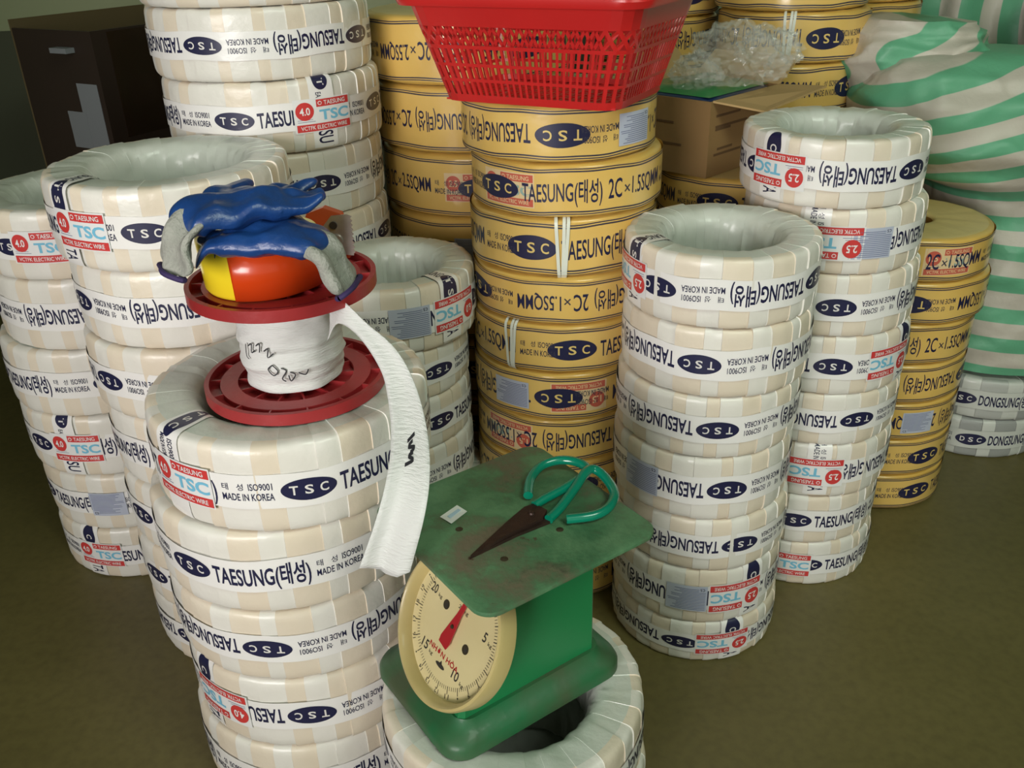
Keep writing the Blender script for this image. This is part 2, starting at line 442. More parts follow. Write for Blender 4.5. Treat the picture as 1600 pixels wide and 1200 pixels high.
def path_fn(kind, lift=0.0021):
    R, h, ri = REF[kind]; P = sec(kind, 160)
    pts = [p for p in P if True]
    # order: from hole ridge over the top, round the outer corner, down the side
    up = [p for p in P[:80]][::-1]                            # top half: inner waist -> outer waist
    dn = [p for p in P[120:160]][::-1]                        # lower outer quarter: outer waist -> underside
    line = [p for p in up if p[0] > ri + 0.35 * (R - ri) * 0 + 0.004] + dn
    L = [0.0]
    for a, b in zip(line, line[1:]): L.append(L[-1] + sqrt((a[0] - b[0]) ** 2 + (a[1] - b[1]) ** 2))
    k0 = max(range(len(line)), key=lambda i: line[i][0] + line[i][1])   # outer top corner
    l0 = L[k0]
    def at(t):
        t = min(max(t + l0, L[0]), L[-1])
        for i in range(len(L) - 1):
            if L[i + 1] >= t: break
        f = (t - L[i]) / max(1e-9, L[i + 1] - L[i])
        a, b = line[i], line[i + 1]
        tx, tz = b[0] - a[0], b[1] - a[1]; q = sqrt(tx * tx + tz * tz) or 1
        return a[0] + tx * f, a[1] + tz * f, -tz / q, tx / q
    def fn(s, t, Ly):
        r, z, nr, nz = at(s)
        nr, nz = abs(nr), (nz if z > h / 2 else -abs(nz))
        o = lift + 0.00035 * Ly
        rr = r + nr * o; a = t / R
        return (rr * cos(a), rr * sin(a), z + nz * o)
    return fn, L[-1] - l0, -l0
def wrap_print(kind, code):
    R, h, ri = REF[kind]; fn, smax, smin = path_fn(kind); d = Dec(); w = 0.021
    s0, s1 = max(smin, -0.055), smax - 0.022
    if code in 'ade': s0 = -0.012
    d.rect(s0, -w, s1, w, M_BAND, 0, 40, 4)
    def ov(s, txt='TSC'):
        d.oval(s, 0, 0.0325, 0.0150, M_NAVY, 1)
        for k, ch in enumerate(txt): d.text(ch, s + (k - 1) * 0.0175, 0, 0.0100, 0.0125, M_INKW, 2, 0.02)
    lo = s1 - 0.016
    if code == 'a': d.oval(0.016, 0, 0.022, 0.014, M_NAVY, 1); d.text('C', 0.018, 0, 0.010, 0.0125, M_INKW, 2, 0.02); d.text('TA', lo, 0, 0.020, 0.026, M_NAVY, 1, 0.014)
    if code == 'b': d.text('TAESUNG', -0.040, 0, 0.050, 0.022, M_NAVY, 1, 0.014); ov(0.018); d.text('TA', lo, 0, 0.018, 0.026, M_NAVY, 1, 0.014)
    if code == 'c': ov(-0.028); d.text('ISO9001', 0.020, 0.0075, 0.028, 0.0095, M_NAVY, 1, 0.01); d.text('MADE IN KOREA', 0.020, -0.0075, 0.034, 0.0095, M_NAVY, 1, 0.01)
    if code == 'd': d.oval(0.002, 0, 0.016, 0.013, M_NAVY, 1); d.text('T', 0.006, 0, 0.010, 0.011, M_INKW, 2, 0.02); d.text('ESU', lo - 0.006, 0, 0.030, 0.026, M_NAVY, 1, 0.014); d.text('EA', 0.026, -0.006, 0.009, 0.009, M_NAVY, 1, 0.01)
    if code == 'e': d.text('태 성', 0.002, 0.006, 0.022, 0.0095, M_NAVY, 1); d.text('MADE IN', 0.010, -0.006, 0.028, 0.0095, M_NAVY, 1, 0.01); d.text('ISO9001', 0.030, 0.006, 0.022, 0.0095, M_NAVY, 1, 0.01); d.text('TA', lo, 0, 0.018, 0.026, M_NAVY, 1, 0.014)
    return d.build(fn).mesh('wrap_print', True, 60)
def strap_mesh(kind):
    fn, smax, smin = path_fn(kind, 0.0046); d = Dec()
    for (a, b) in ((-0.010, -0.003), (0.004, 0.0003), (0.011, 0.003)):
        n = 24
        for i in range(n):
            f0, f1 = i / n, (i + 1) / n
            s0, s1 = -0.012 + (smax - 0.004 + 0.012) * f0, -0.012 + (smax - 0.004 + 0.012) * f1
            c0, c1 = a + (b - a) * f0, a + (b - a) * f1
            d.poly([(s0, c0 - 0.0026), (s1, c1 - 0.0026), (s1, c1 + 0.0026), (s0, c0 + 0.0026)], M_STRAP, 0)
    return d.build(fn).mesh('strap', True, 60)
_CACHE = {}
def cached(key, fn, *a):
    if key not in _CACHE: _CACHE[key] = fn(*a)
    return _CACHE[key]

STACK = {
 'A': ('white-wrapped', 'the stack at the left edge', 'left edge stack of white coils'),
 'I': ('white-wrapped', 'the stack behind the blue gloves', 'stack of white coils behind the blue gloves'),
 'B': ('white-wrapped', 'the stack carrying the red spool', 'stack of white coils under the red spool'),
 'H': ('white-wrapped', 'the tall stack beside the dark carton', 'tall stack of white coils beside the dark carton'),
 'J': ('white-wrapped', 'the stack just right of the red spool', 'stack of white coils right of the red spool'),
 'E': ('yellow', 'the stack under the red basket', 'stack of yellow coils under the red basket'),
 'G': ('broad yellow', 'the stack left behind the red basket', 'stack of broad yellow coils behind the basket'),
 'C': ('white-wrapped', 'the stack right of the scale', 'stack of white coils right of the scale'),
 'D': ('white-wrapped', 'the tallest white stack at the right', 'tallest stack of white coils at the right'),
 'F': ('yellow', 'the stack beside the striped sack', 'stack of yellow coils beside the striped sack'),
 'K': ('yellow', 'the stack under the cardboard box', 'stack of yellow coils under the cardboard box'),
 'L': ('yellow', 'the stack behind the plastic film', 'stack of yellow coils behind the plastic film'),
 'M': ('yellow', 'the back stack next to the hanging sack', 'stack of yellow coils next to the hanging sack'),
 'N': ('yellow', 'the stack right behind the basket', 'stack of yellow coils right behind the basket'),
 'P': ('white-wrapped', 'the short stack under the scale', 'short stack of white coils under the scale'),
}
ORD = ['topmost in', 'second from top of', 'third from top of', 'fourth from top of', 'fifth from top of', 'sixth from top of', 'seventh from top of', 'eighth from top of', 'ninth from top of', 'tenth from top of']
KIND = {'A': 'w', 'I': 'w', 'B': 'w', 'H': 'w', 'J': 's', 'E': 'y', 'G': 'z', 'C': 's', 'D': 's', 'F': 'y', 'K': 'y', 'L': 'y', 'M': 'y', 'N': 'y', 'P': 'w'}
COILS = [
 ('A', 0, -0.784, 1.6469, 0.64, 0.178, 0.122, -22, 0, [('4.0', -90, 0)], [], []),
 ('A', 1, -0.7826, 1.6485, 0.507, 0.178, 0.133, -61, 1, [], [], []),
 ('A', 2, -0.8008, 1.645, 0.374, 0.178, 0.133, -151, 0, [], [], []),
 ('A', 3, -0.7975, 1.645, 0.245, 0.178, 0.129, -124, 0, [('4.0', -97, 0)], [('d', -102, 0)], []),
 ('A', 4, -0.788, 1.645, 0.12, 0.178, 0.125, -143, 0, [('spec', -90, 0)], [], []),
 ('A', 5, -0.7877, 1.645, 0, 0.178, 0.12, -109, 0, [('4.0', -105, 0)], [('a', -110, 0)], []),
 ('I', 0, -0.5118, 1.385, 0.742, 0.178, 0.12, -85, 0, [('4.0', -117, 0)], [('b', -127, 0)], []),
 ('I', 1, -0.5021, 1.3884, 0.622, 0.178, 0.12, -53, 1, [], [], []),
 ('I', 2, -0.5078, 1.3847, 0.5, 0.178, 0.122, -126, 1, [], [], []),
 ('I', 3, -0.5005, 1.3862, 0.372, 0.178, 0.128, -164, 0, [], [], []),
 ('I', 4, -0.5008, 1.3819, 0.247, 0.178, 0.125, -132, 0, [], [], []),
 ('I', 5, -0.5042, 1.383, 0.123, 0.178, 0.124, -131, 0, [], [], []),
 ('I', 6, -0.5036, 1.3856, 0, 0.178, 0.123, -114, 1, [], [], []),
 ('B', 0, -0.2988, 1.083, 0.514, 0.183, 0.124, -73, 0, [('4.0', -125, 0)], [('c', -130, 0)], []),
 ('B', 1, -0.3181, 1.083, 0.389, 0.183, 0.125, -122, 0, [], [], []),
 ('B', 2, -0.3175, 1.083, 0.272, 0.183, 0.117, -94, 1, [], [], []),
 ('B', 3, -0.3128, 1.083, 0.145, 0.183, 0.127, -82, 1, [('4.0', -125, 1)], [('a', -134, 1)], []),
 ('B', 4, -0.3214, 1.083, 0, 0.183, 0.145, -104, 0, [], [], []),
 ('H', 0, -0.4319, 1.7427, 1.056, 0.192, 0.117, -94, 1, [], [], []),
 ('H', 1, -0.4307, 1.745, 0.942, 0.192, 0.114, -106, 1, [], [], []),
 ('H', 2, -0.4232, 1.745, 0.822, 0.192, 0.12, -98, 0, [('4.0', -53, 0)], [('d', -53, 0)], []),
 ('H', 3, -0.4298, 1.7483, 0.702, 0.192, 0.12, -56, 1, [], [], []),
 ('H', 4, -0.4259, 1.7423, 0.585, 0.192, 0.117, -97, 1, [], [], []),
 ('H', 5, -0.4256, 1.7421, 0.468, 0.192, 0.117, -103, 1, [], [], []),
 ('H', 6, -0.4271, 1.742, 0.351, 0.192, 0.117, -109, 1, [], [], []),
 ('H', 7, -0.432, 1.748, 0.234, 0.192, 0.117, -114, 1, [], [], []),
 ('H', 8, -0.4303, 1.7427, 0.117, 0.192, 0.117, -121, 1, [], [], []),
 ('H', 9, -0.4241, 1.748, 0, 0.192, 0.117, -133, 1, [], [], []),
 ('J', 0, -0.2077, 1.4967, 0.535, 0.148, 0.113, -19, 1, [('spec', -72, 1), ('6.0', -37, 1)], [('b', -42, 1)], []),
 ('J', 1, -0.226, 1.493, 0.442, 0.148, 0.093, -47, 1, [], [], []),
 ('J', 2, -0.226, 1.493, 0.343, 0.148, 0.099, -49, 0, [], [], []),
 ('J', 3, -0.226, 1.493, 0.235, 0.148, 0.108, 22, 1, [], [], []),
 ('J', 4, -0.2057, 1.4944, 0.118, 0.148, 0.117, -81, 1, [], [], []),
 ('J', 5, -0.2084, 1.4965, 0, 0.148, 0.118, -88, 1, [], [], []),
 ('E', 0, 0.0893, 1.525, 0.838, 0.157, 0.087, -91, 1, [('spec', -46, 1)], [], []),
 ('E', 1, 0.1029, 1.525, 0.752, 0.157, 0.086, -137, 0, [('1.5', -130, 0)], [], []),
 ('E', 2, 0.0965, 1.5287, 0.655, 0.157, 0.097, -112, 0, [], [], [-94]),
 ('E', 3, 0.0981, 1.5234, 0.573, 0.157, 0.082, -12, 1, [], [], []),
 ('E', 4, 0.0939, 1.5223, 0.485, 0.157, 0.088, -87, 0, [], [], [-126]),
 ('E', 5, 0.0922, 1.5215, 0.395, 0.157, 0.09, -95, 1, [('spec', -126, 1), ('1.5', -82, 1)], [], []),
 ('E', 6, 0.0934, 1.5258, 0.307, 0.157, 0.088, -42, 1, [('1.5', -130, 1)], [], []),
 ('E', 7, 0.091, 1.5264, 0.205, 0.157, 0.102, -83, 1, [], [], []),
 ('E', 8, 0.0937, 1.5235, 0.102, 0.157, 0.103, -106, 1, [], [], []),
 ('E', 9, 0.0975, 1.5248, 0, 0.157, 0.102, -94, 1, [], [], []),
 ('G', 0, -0.0675, 1.92, 0.898, 0.2, 0.122, -55, 1, [], [], []),
 ('G', 1, -0.0591, 1.92, 0.774, 0.2, 0.124, -72, 1, [], [], []),
 ('G', 2, -0.0522, 1.92, 0.65, 0.2, 0.124, -204, 0, [('2.5', -95, 0)], [], []),
 ('G', 3, -0.05, 1.92, 0.52, 0.2, 0.13, -110, 0, [('spec', -96, 0)], [], []),
 ('G', 4, -0.0615, 1.9198, 0.39, 0.2, 0.13, -94, 0, [], [], []),
 ('G', 5, -0.0584, 1.9165, 0.26, 0.2, 0.13, -96, 1, [], [], []),
 ('G', 6, -0.0562, 1.9162, 0.13, 0.2, 0.13, -99, 0, [], [], []),
 ('G', 7, -0.058, 1.9228, 0, 0.2, 0.13, -100, 1, [], [], []),
 ('C', 0, 0.328, 1.335, 0.636, 0.147, 0.106, -139, 1, [('2.5', -166, 1)], [('b', -160, 1)], []),
 ('C', 1, 0.329, 1.335, 0.524, 0.147, 0.112, -111, 1, [], [], []),
 ('C', 2, 0.3227, 1.335, 0.419, 0.147, 0.105, -95, 1, [], [], []),
 ('C', 3, 0.3205, 1.335, 0.302, 0.147, 0.117, -85, 1, [('spec', -141, 1)], [], []),
 ('C', 4, 0.3263, 1.335, 0.2, 0.147, 0.102, -75, 1, [], [], []),
 ('C', 5, 0.3238, 1.335, 0.087, 0.147, 0.113, -90, 1, [('2.5', -73, 1), ('spec', -106, 1)], [('a', -61, 1)], []),
 ('C', 6, 0.3262, 1.335, 0, 0.147, 0.087, -109, 1, [('2.5', -80, 1)], [('a', -74, 1)], []),
 ('D', 0, 0.5508, 1.53, 0.748, 0.148, 0.108, -54, 1, [('2.5', -142, 1)], [('a', -146, 1)], []),
 ('D', 1, 0.5644, 1.53, 0.639, 0.148, 0.109, -21, 1, [('2.5', -108, 1), ('spec', -84, 1)], [('e', -118, 1)], []),
 ('D', 2, 0.5708, 1.53, 0.528, 0.148, 0.111, -102, 1, [], [], []),
 ('D', 3, 0.575, 1.53, 0.418, 0.148, 0.11, -100, 1, [('2.5', -58, 1)], [('a', -43, 1)], []),
 ('D', 4, 0.5735, 1.53, 0.316, 0.148, 0.102, -77, 1, [], [], []),
 ('D', 5, 0.575, 1.53, 0.205, 0.148, 0.111, -25, 1, [('2.5', -101, 1)], [('e', -100, 1)], []),
 ('D', 6, 0.5655, 1.53, 0.1, 0.148, 0.105, -108, 0, [], [], []),
 ('D', 7, 0.5698, 1.53, 0, 0.148, 0.1, -97, 0, [('2.5', -112, 0)], [], []),
 ('F', 0, 0.818, 1.775, 0.525, 0.153, 0.087, -167, 0, [('1.5', -84, 0)], [], []),
 ('F', 1, 0.8272, 1.775, 0.438, 0.153, 0.087, -109, 1, [], [], []),
 ('F', 2, 0.815, 1.775, 0.35, 0.153, 0.088, -155, 0, [], [], []),
 ('F', 3, 0.815, 1.775, 0.262, 0.153, 0.088, -35, 1, [], [], []),
 ('F', 4, 0.815, 1.775, 0.175, 0.153, 0.087, 1, 1, [('spec', -82, 0)], [], []),
 ('F', 5, 0.815, 1.775, 0.087, 0.153, 0.088, -215, 0, [], [], []),
 ('F', 6, 0.815, 1.775, 0, 0.153, 0.087, -217, 0, [], [], []),
 ('K', 0, 0.4631, 1.8323, 0.63, 0.15, 0.09, -114, 0, [], [], []),
 ('K', 1, 0.4659, 1.8306, 0.54, 0.15, 0.09, -122, 1, [], [], []),
 ('K', 2, 0.4631, 1.8264, 0.45, 0.15, 0.09, -119, 1, [], [], []),
 ('K', 3, 0.4644, 1.8336, 0.36, 0.15, 0.09, -117, 1, [], [], []),
 ('K', 4, 0.4646, 1.832, 0.27, 0.15, 0.09, -114, 1, [], [], []),
 ('K', 5, 0.4704, 1.8335, 0.18, 0.15, 0.09, -114, 1, [], [], []),
 ('K', 6, 0.4658, 1.8288, 0.09, 0.15, 0.09, -110, 1, [], [], []),
 ('K', 7, 0.4672, 1.8322, 0, 0.15, 0.09, -108, 1, [], [], []),
 ('L', 0, 0.6469, 2.186, 0.978, 0.163, 0.1, -101, 1, [], [], []),
 ('L', 1, 0.6575, 2.184, 0.874, 0.163, 0.104, -81, 1, [], [], [-109]),
 ('L', 2, 0.6448, 2.184, 0.768, 0.163, 0.106, -48, 0, [], [], []),
 ('L', 3, 0.6524, 2.1869, 0.67, 0.163, 0.098, -114, 1, [], [], []),
 ('L', 4, 0.6463, 2.1876, 0.574, 0.163, 0.096, -108, 1, [], [], []),
 ('L', 5, 0.6467, 2.1827, 0.478, 0.163, 0.096, -106, 1, [], [], []),
 ('L', 6, 0.6509, 2.1873, 0.382, 0.163, 0.096, -103, 1, [], [], []),
 ('L', 7, 0.6487, 2.1874, 0.287, 0.163, 0.095, -99, 1, [], [], []),
 ('L', 8, 0.6504, 2.1825, 0.191, 0.163, 0.096, -97, 1, [], [], []),
 ('L', 9, 0.6485, 2.1814, 0.096, 0.163, 0.095, -93, 1, [], [], []),
 ('L', 10, 0.6466, 2.1812, 0, 0.163, 0.096, -89, 1, [], [], []),
 ('M', 0, 0.8815, 2.444, 0.967, 0.16, 0.093, -76, 1, [], [], []),
 ('M', 1, 0.8773, 2.4364, 0.872, 0.16, 0.095, -58, 1, [], [], []),
 ('M', 2, 0.8839, 2.4403, 0.79, 0.16, 0.082, -90, 0, [], [], []),
 ('M', 3, 0.8792, 2.4379, 0.7, 0.16, 0.09, -71, 1, [], [], []),
 ('M', 4, 0.8808, 2.4426, 0.6, 0.16, 0.1, -63, 1, [], [], []),
 ('M', 5, 0.8796, 2.4394, 0.5, 0.16, 0.1, -55, 1, [], [], []),
 ('M', 6, 0.8764, 2.4433, 0.4, 0.16, 0.1, -39, 1, [], [], []),
 ('M', 7, 0.8763, 2.4399, 0.3, 0.16, 0.1, -20, 1, [], [], []),
 ('M', 8, 0.8827, 2.437, 0.2, 0.16, 0.1, -21, 1, [], [], []),
 ('M', 9, 0.8819, 2.4436, 0.1, 0.16, 0.1, -20, 1, [], [], []),
 ('M', 10, 0.881, 2.4423, 0, 0.16, 0.1, -20, 1, [], [], []),
 ('N', 0, 0.3669, 2.3595, 0.956, 0.155, 0.094, -65, 1, [], [], []),
 ('N', 1, 0.3672, 2.3628, 0.86, 0.155, 0.096, -15, 1, [], [], []),
 ('N', 2, 0.3684, 2.3596, 0.765, 0.155, 0.095, -74, 1, [], [], []),
 ('N', 3, 0.374, 2.3628, 0.67, 0.155, 0.095, -74, 1, [], [], []),
 ('N', 4, 0.3738, 2.3596, 0.574, 0.155, 0.096, -71, 1, [], [], []),
 ('N', 5, 0.3699, 2.3618, 0.478, 0.155, 0.096, -67, 1, [], [], []),
 ('N', 6, 0.3698, 2.3583, 0.382, 0.155, 0.096, -65, 1, [], [], []),
 ('N', 7, 0.3692, 2.3572, 0.287, 0.155, 0.095, -63, 1, [], [], []),
 ('N', 8, 0.369, 2.3639, 0.191, 0.155, 0.096, -59, 1, [], [], []),
 ('N', 9, 0.3737, 2.361, 0.096, 0.155, 0.095, -59, 1, [], [], []),
 ('N', 10, 0.37, 2.3587, 0, 0.155, 0.096, -55, 1, [], [], []),
 ('P', 0, -0.0113, 0.8482, 0.21, 0.165, 0.105, 3, 1, [], [], []),
 ('P', 1, -0.0057, 0.8529, 0.105, 0.165, 0.105, -94, 1, [], [], []),
 ('P', 2, -0.0091, 0.8523, 0, 0.165, 0.105, -94, 1, [], [], []),
]
NST = {}
for r in COILS: NST[r[0]] = NST.get(r[0], 0) + 1
def make_coil(kind, loc, R, h, label, group, band, flip, stk, prints, straps, seed):
    Rr, hr, ri = REF[kind]
    t = thing('cable_coil', label, 'cable coil', loc, 0, group)
    t.scale = (R / Rr, R / Rr, h / hr)
    link('wrapped_body', cached(('body', kind, seed % 4), body_mesh, kind, seed % 4), t, rot=(0, 0, random.uniform(0, 6.28)))
    mid = (0, 0, hr / 2)
    rz = lambda a, f: (pi if f else 0, 0, radians(a))
    # pick the repeat of the print whose overlapping seam ends up farthest from the front
    C = 2 * pi * Rr; p = 0.40 if kind in 'yz' else 0.268; off = 0.05 if kind in 'yz' else 0.04
    front = atan2(-loc[1], -loc[0]); best = None
    for i in range(int(C // p)):
        o = -i * p / Rr * (-1 if flip else 1); sm = radians(band) + o + (-off / Rr) * (-1 if flip else 1)
        dd = abs((sm - front + pi) % (2 * pi) - pi)
        if best is None or dd > best[0]: best = (dd, degrees(o))
    band = band + best[1]
    link('printed_band', cached(('band', kind), band_mesh, kind), t, mid, rz(band, flip))
    for s, a, f in stk:
        if s == 'spec': link('spec_sticker', cached(('spec', kind), spec_sticker, kind), t, mid, rz(a, f))
        else: link('size_sticker', cached((s, kind), size_sticker, kind, s), t, mid, rz(a, f))
    for s, a, f in prints: link('wrap_print', cached(('wp', kind, s), wrap_print, kind, s), t, rot=(0, 0, radians(a)))
    for a in straps: tag(link('strap', cached(('strap', kind), strap_mesh, kind), t, rot=(0, 0, radians(a))), 'white plastic tie strands')
    return t
for i, (st, k, x, y, z, R, h, band, flip, stk, prints, straps) in enumerate(COILS):
    look, where, group = STACK[st]
    n = NST[st]
    o = ORD[k] if not (k == n - 1) else 'lowest in'
    vals = [s[0] for s in stk if s[0] != 'spec']
    lab = '%s cable coil, %s %s' % (look, o, where)
    if vals and len(lab.split()) < 13: lab = '%s cable coil with %s sticker, %s %s' % (look, vals[0], o, where)
    make_coil(KIND[st], (x, y, z), R, h, lab, group, band, flip, stk, prints, straps, i)
# two grey wrapped coils under the striped sack
for k, (z, px, a) in enumerate(((0.1012, 1.15, -128), (0.0, 1.14, -112))):
    t = make_coil('g', (px, 1.985, z), 0.172, 0.1, ['grey plastic-wrapped cable coil, upper one beneath the striped sack', 'grey plastic-wrapped cable coil on the floor beneath the striped sack'][k],
              'grey coils beneath the striped sack', a, 0, [], [], [], 90 + k)
    b = MB(); P = spline([(0.10, -0.150, 0.10), (0.135, -0.165, 0.06), (0.16, -0.14, 0.03), (0.19, -0.12, 0.004)], 8) if k else spline([(0.11, -0.14, 0.09), (0.165, -0.13, 0.06), (0.18, -0.11, 0.01), (0.172, -0.128, -0.02)], 8)
    V = []; F = []
    for i, p in enumerate(P):
        wv = Vector((0.0, 0.01 * sin(i), 0.02)) + Vector((0.012 * sin(i * 0.6), 0, 0))
        V += [p - wv, p + Vector((0.004 * sin(i * 0.9), -0.006, 0)), p + wv]
    for i in range(len(P) - 1):
        for q in (0, 1): F.append((3 * i + q, 3 * i + q + 1, 3 * i + 4 + q, 3 * i + 3 + q))
    b.add(V, F, M_G2); w = b.obj('loose_wrap', t)
    md = w.modifiers.new('thickness', 'SOLIDIFY'); md.thickness = 0.0012
    tag(w, 'torn loose end of the plastic wrap')

# ------------------------------------------------------------------ red spool of white wrapping tape
M_RED = mat('spool_red', (168, 44, 48), 0.42, coat=0.1, bump=0.1, bscale=120, vary=0.5, vscale=14, col2=(142, 40, 42))
M_TAPE = mat('woven_tape_white', (220, 221, 219), 0.6, bump=0.5, bscale=90, stretch=(1, 1, 6))
M_TAPEC = mat('tape_inside_cream', (224, 214, 196), 0.6, bump=0.3, bscale=90)
M_PEN = mat('pen_black', (40, 40, 46), 0.6)
SPX, SPY, SPZ = -0.280, 1.060, 0.6395
spool = thing('tape_spool', 'red plastic spool wound with white wrapping tape on the front white stack', 'spool', (SPX, SPY, SPZ))
def flange(z):
    b = MB(); R = 0.1155
    b.lathe([(0.030, 0.0), (R, 0.0), (R, 0.015), (R - 0.006, 0.015), (R - 0.0065, 0.004), (0.096, 0.004), (0.096, 0.0115), (0.074, 0.0115), (0.074, 0.004), (0.040, 0.004), (0.040, 0.013), (0.030, 0.013)], M_RED, 96, closed=True)
    for k in range(14):
        a = 2 * pi * k / 14 + 0.1
        b.box((0.1042 * cos(a), 0.1042 * sin(a), 0.0075), (0.0165, 0.0022, 0.0075), M_RED, Matrix.Rotation(a, 3, 'Z'))
        b.box((0.057 * cos(a), 0.057 * sin(a), 0.0070), (0.0345, 0.0022, 0.0068), M_RED, Matrix.Rotation(a, 3, 'Z'))
    return b.obj('flange', spool, angle=30, loc=(0, 0, z))
flange(0.0); flange(0.133)
b = MB(); prof = []
for i in range(40):
    f = i / 39; z = 0.0155 + 0.1168 * f
    prof.append((0.060 + 0.0055 * sin(pi * min(1, f * 1.15)) + 0.0007 * sin(i * 1.3) + 0.0012 * sin(i * 0.55 + 2), z))
n = 72; V = []; F = []
for i in range(n):
    a = 2 * pi * i / n
    for j, (r, z) in enumerate(prof):
        rr = r + 0.0032 * noise.noise(Vector((cos(a) * 1.8, sin(a) * 1.8, z * 75 + 1.6 * sin(a))))
        V.append((rr * cos(a), rr * sin(a), z))
m = len(prof)
for i in range(n):
    for j in range(m - 1): F.append((i * m + j, ((i + 1) % n) * m + j, ((i + 1) % n) * m + j + 1, i * m + j + 1))
b.add(V, F, M_TAPE); wound = b.obj('wound_tape', spool)
def strokes(polys, fn, w, name, parent):
    b = MB()
    for P in polys:
        V = []; F = []
        P = [Vector((p[0], p[1], 0)) for p in P]; P = spline(P, 4)
        for i, p in enumerate(P):
            t = (P[min(i + 1, len(P) - 1)] - P[max(i - 1, 0)]).normalized(); nn = Vector((-t.y, t.x, 0)) * w
            V += [fn(p.x + nn.x, p.y + nn.y), fn(p.x - nn.x, p.y - nn.y)]
        for i in range(len(P) - 1): F.append((2 * i, 2 * i + 1, 2 * i + 3, 2 * i + 2))
        b.add(V, F, M_PEN)
    return tag(b.obj(name, parent, smooth=False), 'black handwritten marks')
def on_core(s, t):
    a = radians(-88) + s / 0.068; return (0.0690 * cos(a), 0.0690 * sin(a), 0.070 + t)
strokes([[(-.046, .012), (-.048, -.004), (-.044, -.008)], [(-.042, .010), (-.036, .014), (-.038, .002), (-.032, .006)], [(-.030, .012), (-.024, .016), (-.026, .004)], [(-.020, .006), (-.014, .010), (-.016, -.002), (-.008, .004)],
         [(-.012, -.012), (-.018, -.018), (-.012, -.026), (-.006, -.020), (-.012, -.012)], [(-.002, -.016), (.004, -.020), (-.002, -.030), (.002, -.034)], [(.008, -.022), (.014, -.026), (.008, -.034), (.006, -.026)], [(.018, -.024), (.026, -.028), (.030, -.022)]],
        on_core, 0.0008, 'handwriting', wound)
# loose end of the tape: out of the core, over the rim of the coil and down its side
LE = [(-0.222, 1.005, 0.722),(-0.203, 0.985, 0.753),(-0.176, 0.96, 0.747),(-0.15, 0.925, 0.722),(-0.139, 0.895, 0.701),(-0.132, 0.85, 0.677),(-0.135, 0.8, 0.653),(-0.148, 0.775, 0.614),(-0.167, 0.765, 0.567)]
RE = [(-0.214, 1.015, 0.765),(-0.195, 0.99, 0.779),(-0.166, 0.965, 0.761),(-0.131, 0.935, 0.741),(-0.108, 0.9, 0.713),(-0.093, 0.85, 0.684),(-0.089, 0.805, 0.66),(-0.094, 0.775, 0.628),(-0.113, 0.765, 0.565)]
LEs, REs = spline(LE, 6), spline(RE, 6)
b = MB(); V = []; F = []; NC = 9
for i, (l, r) in enumerate(zip(LEs, REs)):
    u = i / (len(LEs) - 1)
    for k in range(NC):
        f = k / (NC - 1); p = l.lerp(r, f)
        nrm = (r - l).cross(Vector((0, 0, -1))).normalized()
        if nrm.y > 0: nrm = -nrm
        fold = 0.006 * sin(f * 5.0 + u * 3.0) * (0.3 + u) + 0.006 * max(0, u - 0.35) * (1 if abs(f - 0.62) < 0.2 else 0)
        q = p + nrm * fold
        if u > 0.97: q = q + Vector((0, 0, -0.010 * sin(pi * f)))
        V.append(q - Vector((SPX, SPY, SPZ)))
for i in range(len(LEs) - 1):
    for k in range(NC - 1): F.append((i * NC + k, i * NC + k + 1, (i + 1) * NC + k + 1, (i + 1) * NC + k))
b.add(V, F, M_TAPE); tail = b.obj('tape_end', spool, angle=60)
md = tail.modifiers.new('thickness', 'SOLIDIFY'); md.thickness = 0.0009; md.offset = 0
tag(tail, 'loose tape end hanging down over the coil')
NR = len(LEs)
def on_tail(s, t):                                            # s across 0..1, t along 0..1
    i = min(NR - 2, max(0, t * (NR - 1))); k = min(NC - 1.001, max(0, s * (NC - 1)))
    i0, k0 = int(i), int(k); fi, fk = i - i0, k - k0
    P = lambda a, c: Vector(V[a * NC + c])
    p = P(i0, k0).lerp(P(i0, k0 + 1), fk).lerp(P(i0 + 1, k0).lerp(P(i0 + 1, k0 + 1), fk), fi)
    return tuple(p + Vector((0.0006, -0.0016, 0.0006)))
strokes([[(.42, .655), (.62, .635)], [(.56, .655), (.44, .672), (.62, .675), (.50, .690)], [(.58, .690), (.46, .700), (.60, .712), (.40, .725)]], on_tail, 0.006, 'handwriting', tail)

# ------------------------------------------------------------------ packing tape roll, tape cutter, gloves on the spool
M_YT = mat('tape_yellow', (252, 226, 48), 0.28, coat=0.5, vary=0.3, vscale=6, col2=(246, 216, 40))
M_OR = mat('tape_orange', (222, 72, 22), 0.3, coat=0.5)
M_CARDC = mat('card_core', (150, 130, 100), 0.8)
RX, RY, RZ = -0.299, 1.050, 0.785
roll = thing('tape_roll', 'roll of yellow packing tape with orange tape end on the red spool', 'tape roll', (RX, RY, RZ))
b = MB(); b.lathe([(0.042, 0.0), (0.067, 0.0), (0.0695, 0.004), (0.072, 0.060), (0.071, 0.062), (0.042, 0.062)], M_YT, 72, closed=True); b.obj('yellow_tape', roll, angle=40)
b = MB(); b.lathe([(0.038, 0.001), (0.0418, 0.001), (0.0418, 0.061), (0.038, 0.061)], M_CARDC, 48, closed=True); b.obj('card_core', roll)
b = MB(); V = []; F = []; na = 40
a0, a1 = radians(-104), radians(8)
for i in range(na + 1):
    f = i / na; a = a0 + (a1 - a0) * f
    lift = 0.0012 + 0.034 * max(0, f - 0.62) ** 1.5
    for z in (0.001, 0.0605):
        r = 0.0702 + 0.0030 * (z / 0.06) + lift + (0.010 * max(0, f - 0.55) if z < 0.03 else 0)
        V.append((r * cos(a), r * sin(a), z))
for i in range(na): F.append((2 * i, 2 * i + 2, 2 * i + 3, 2 * i + 1))
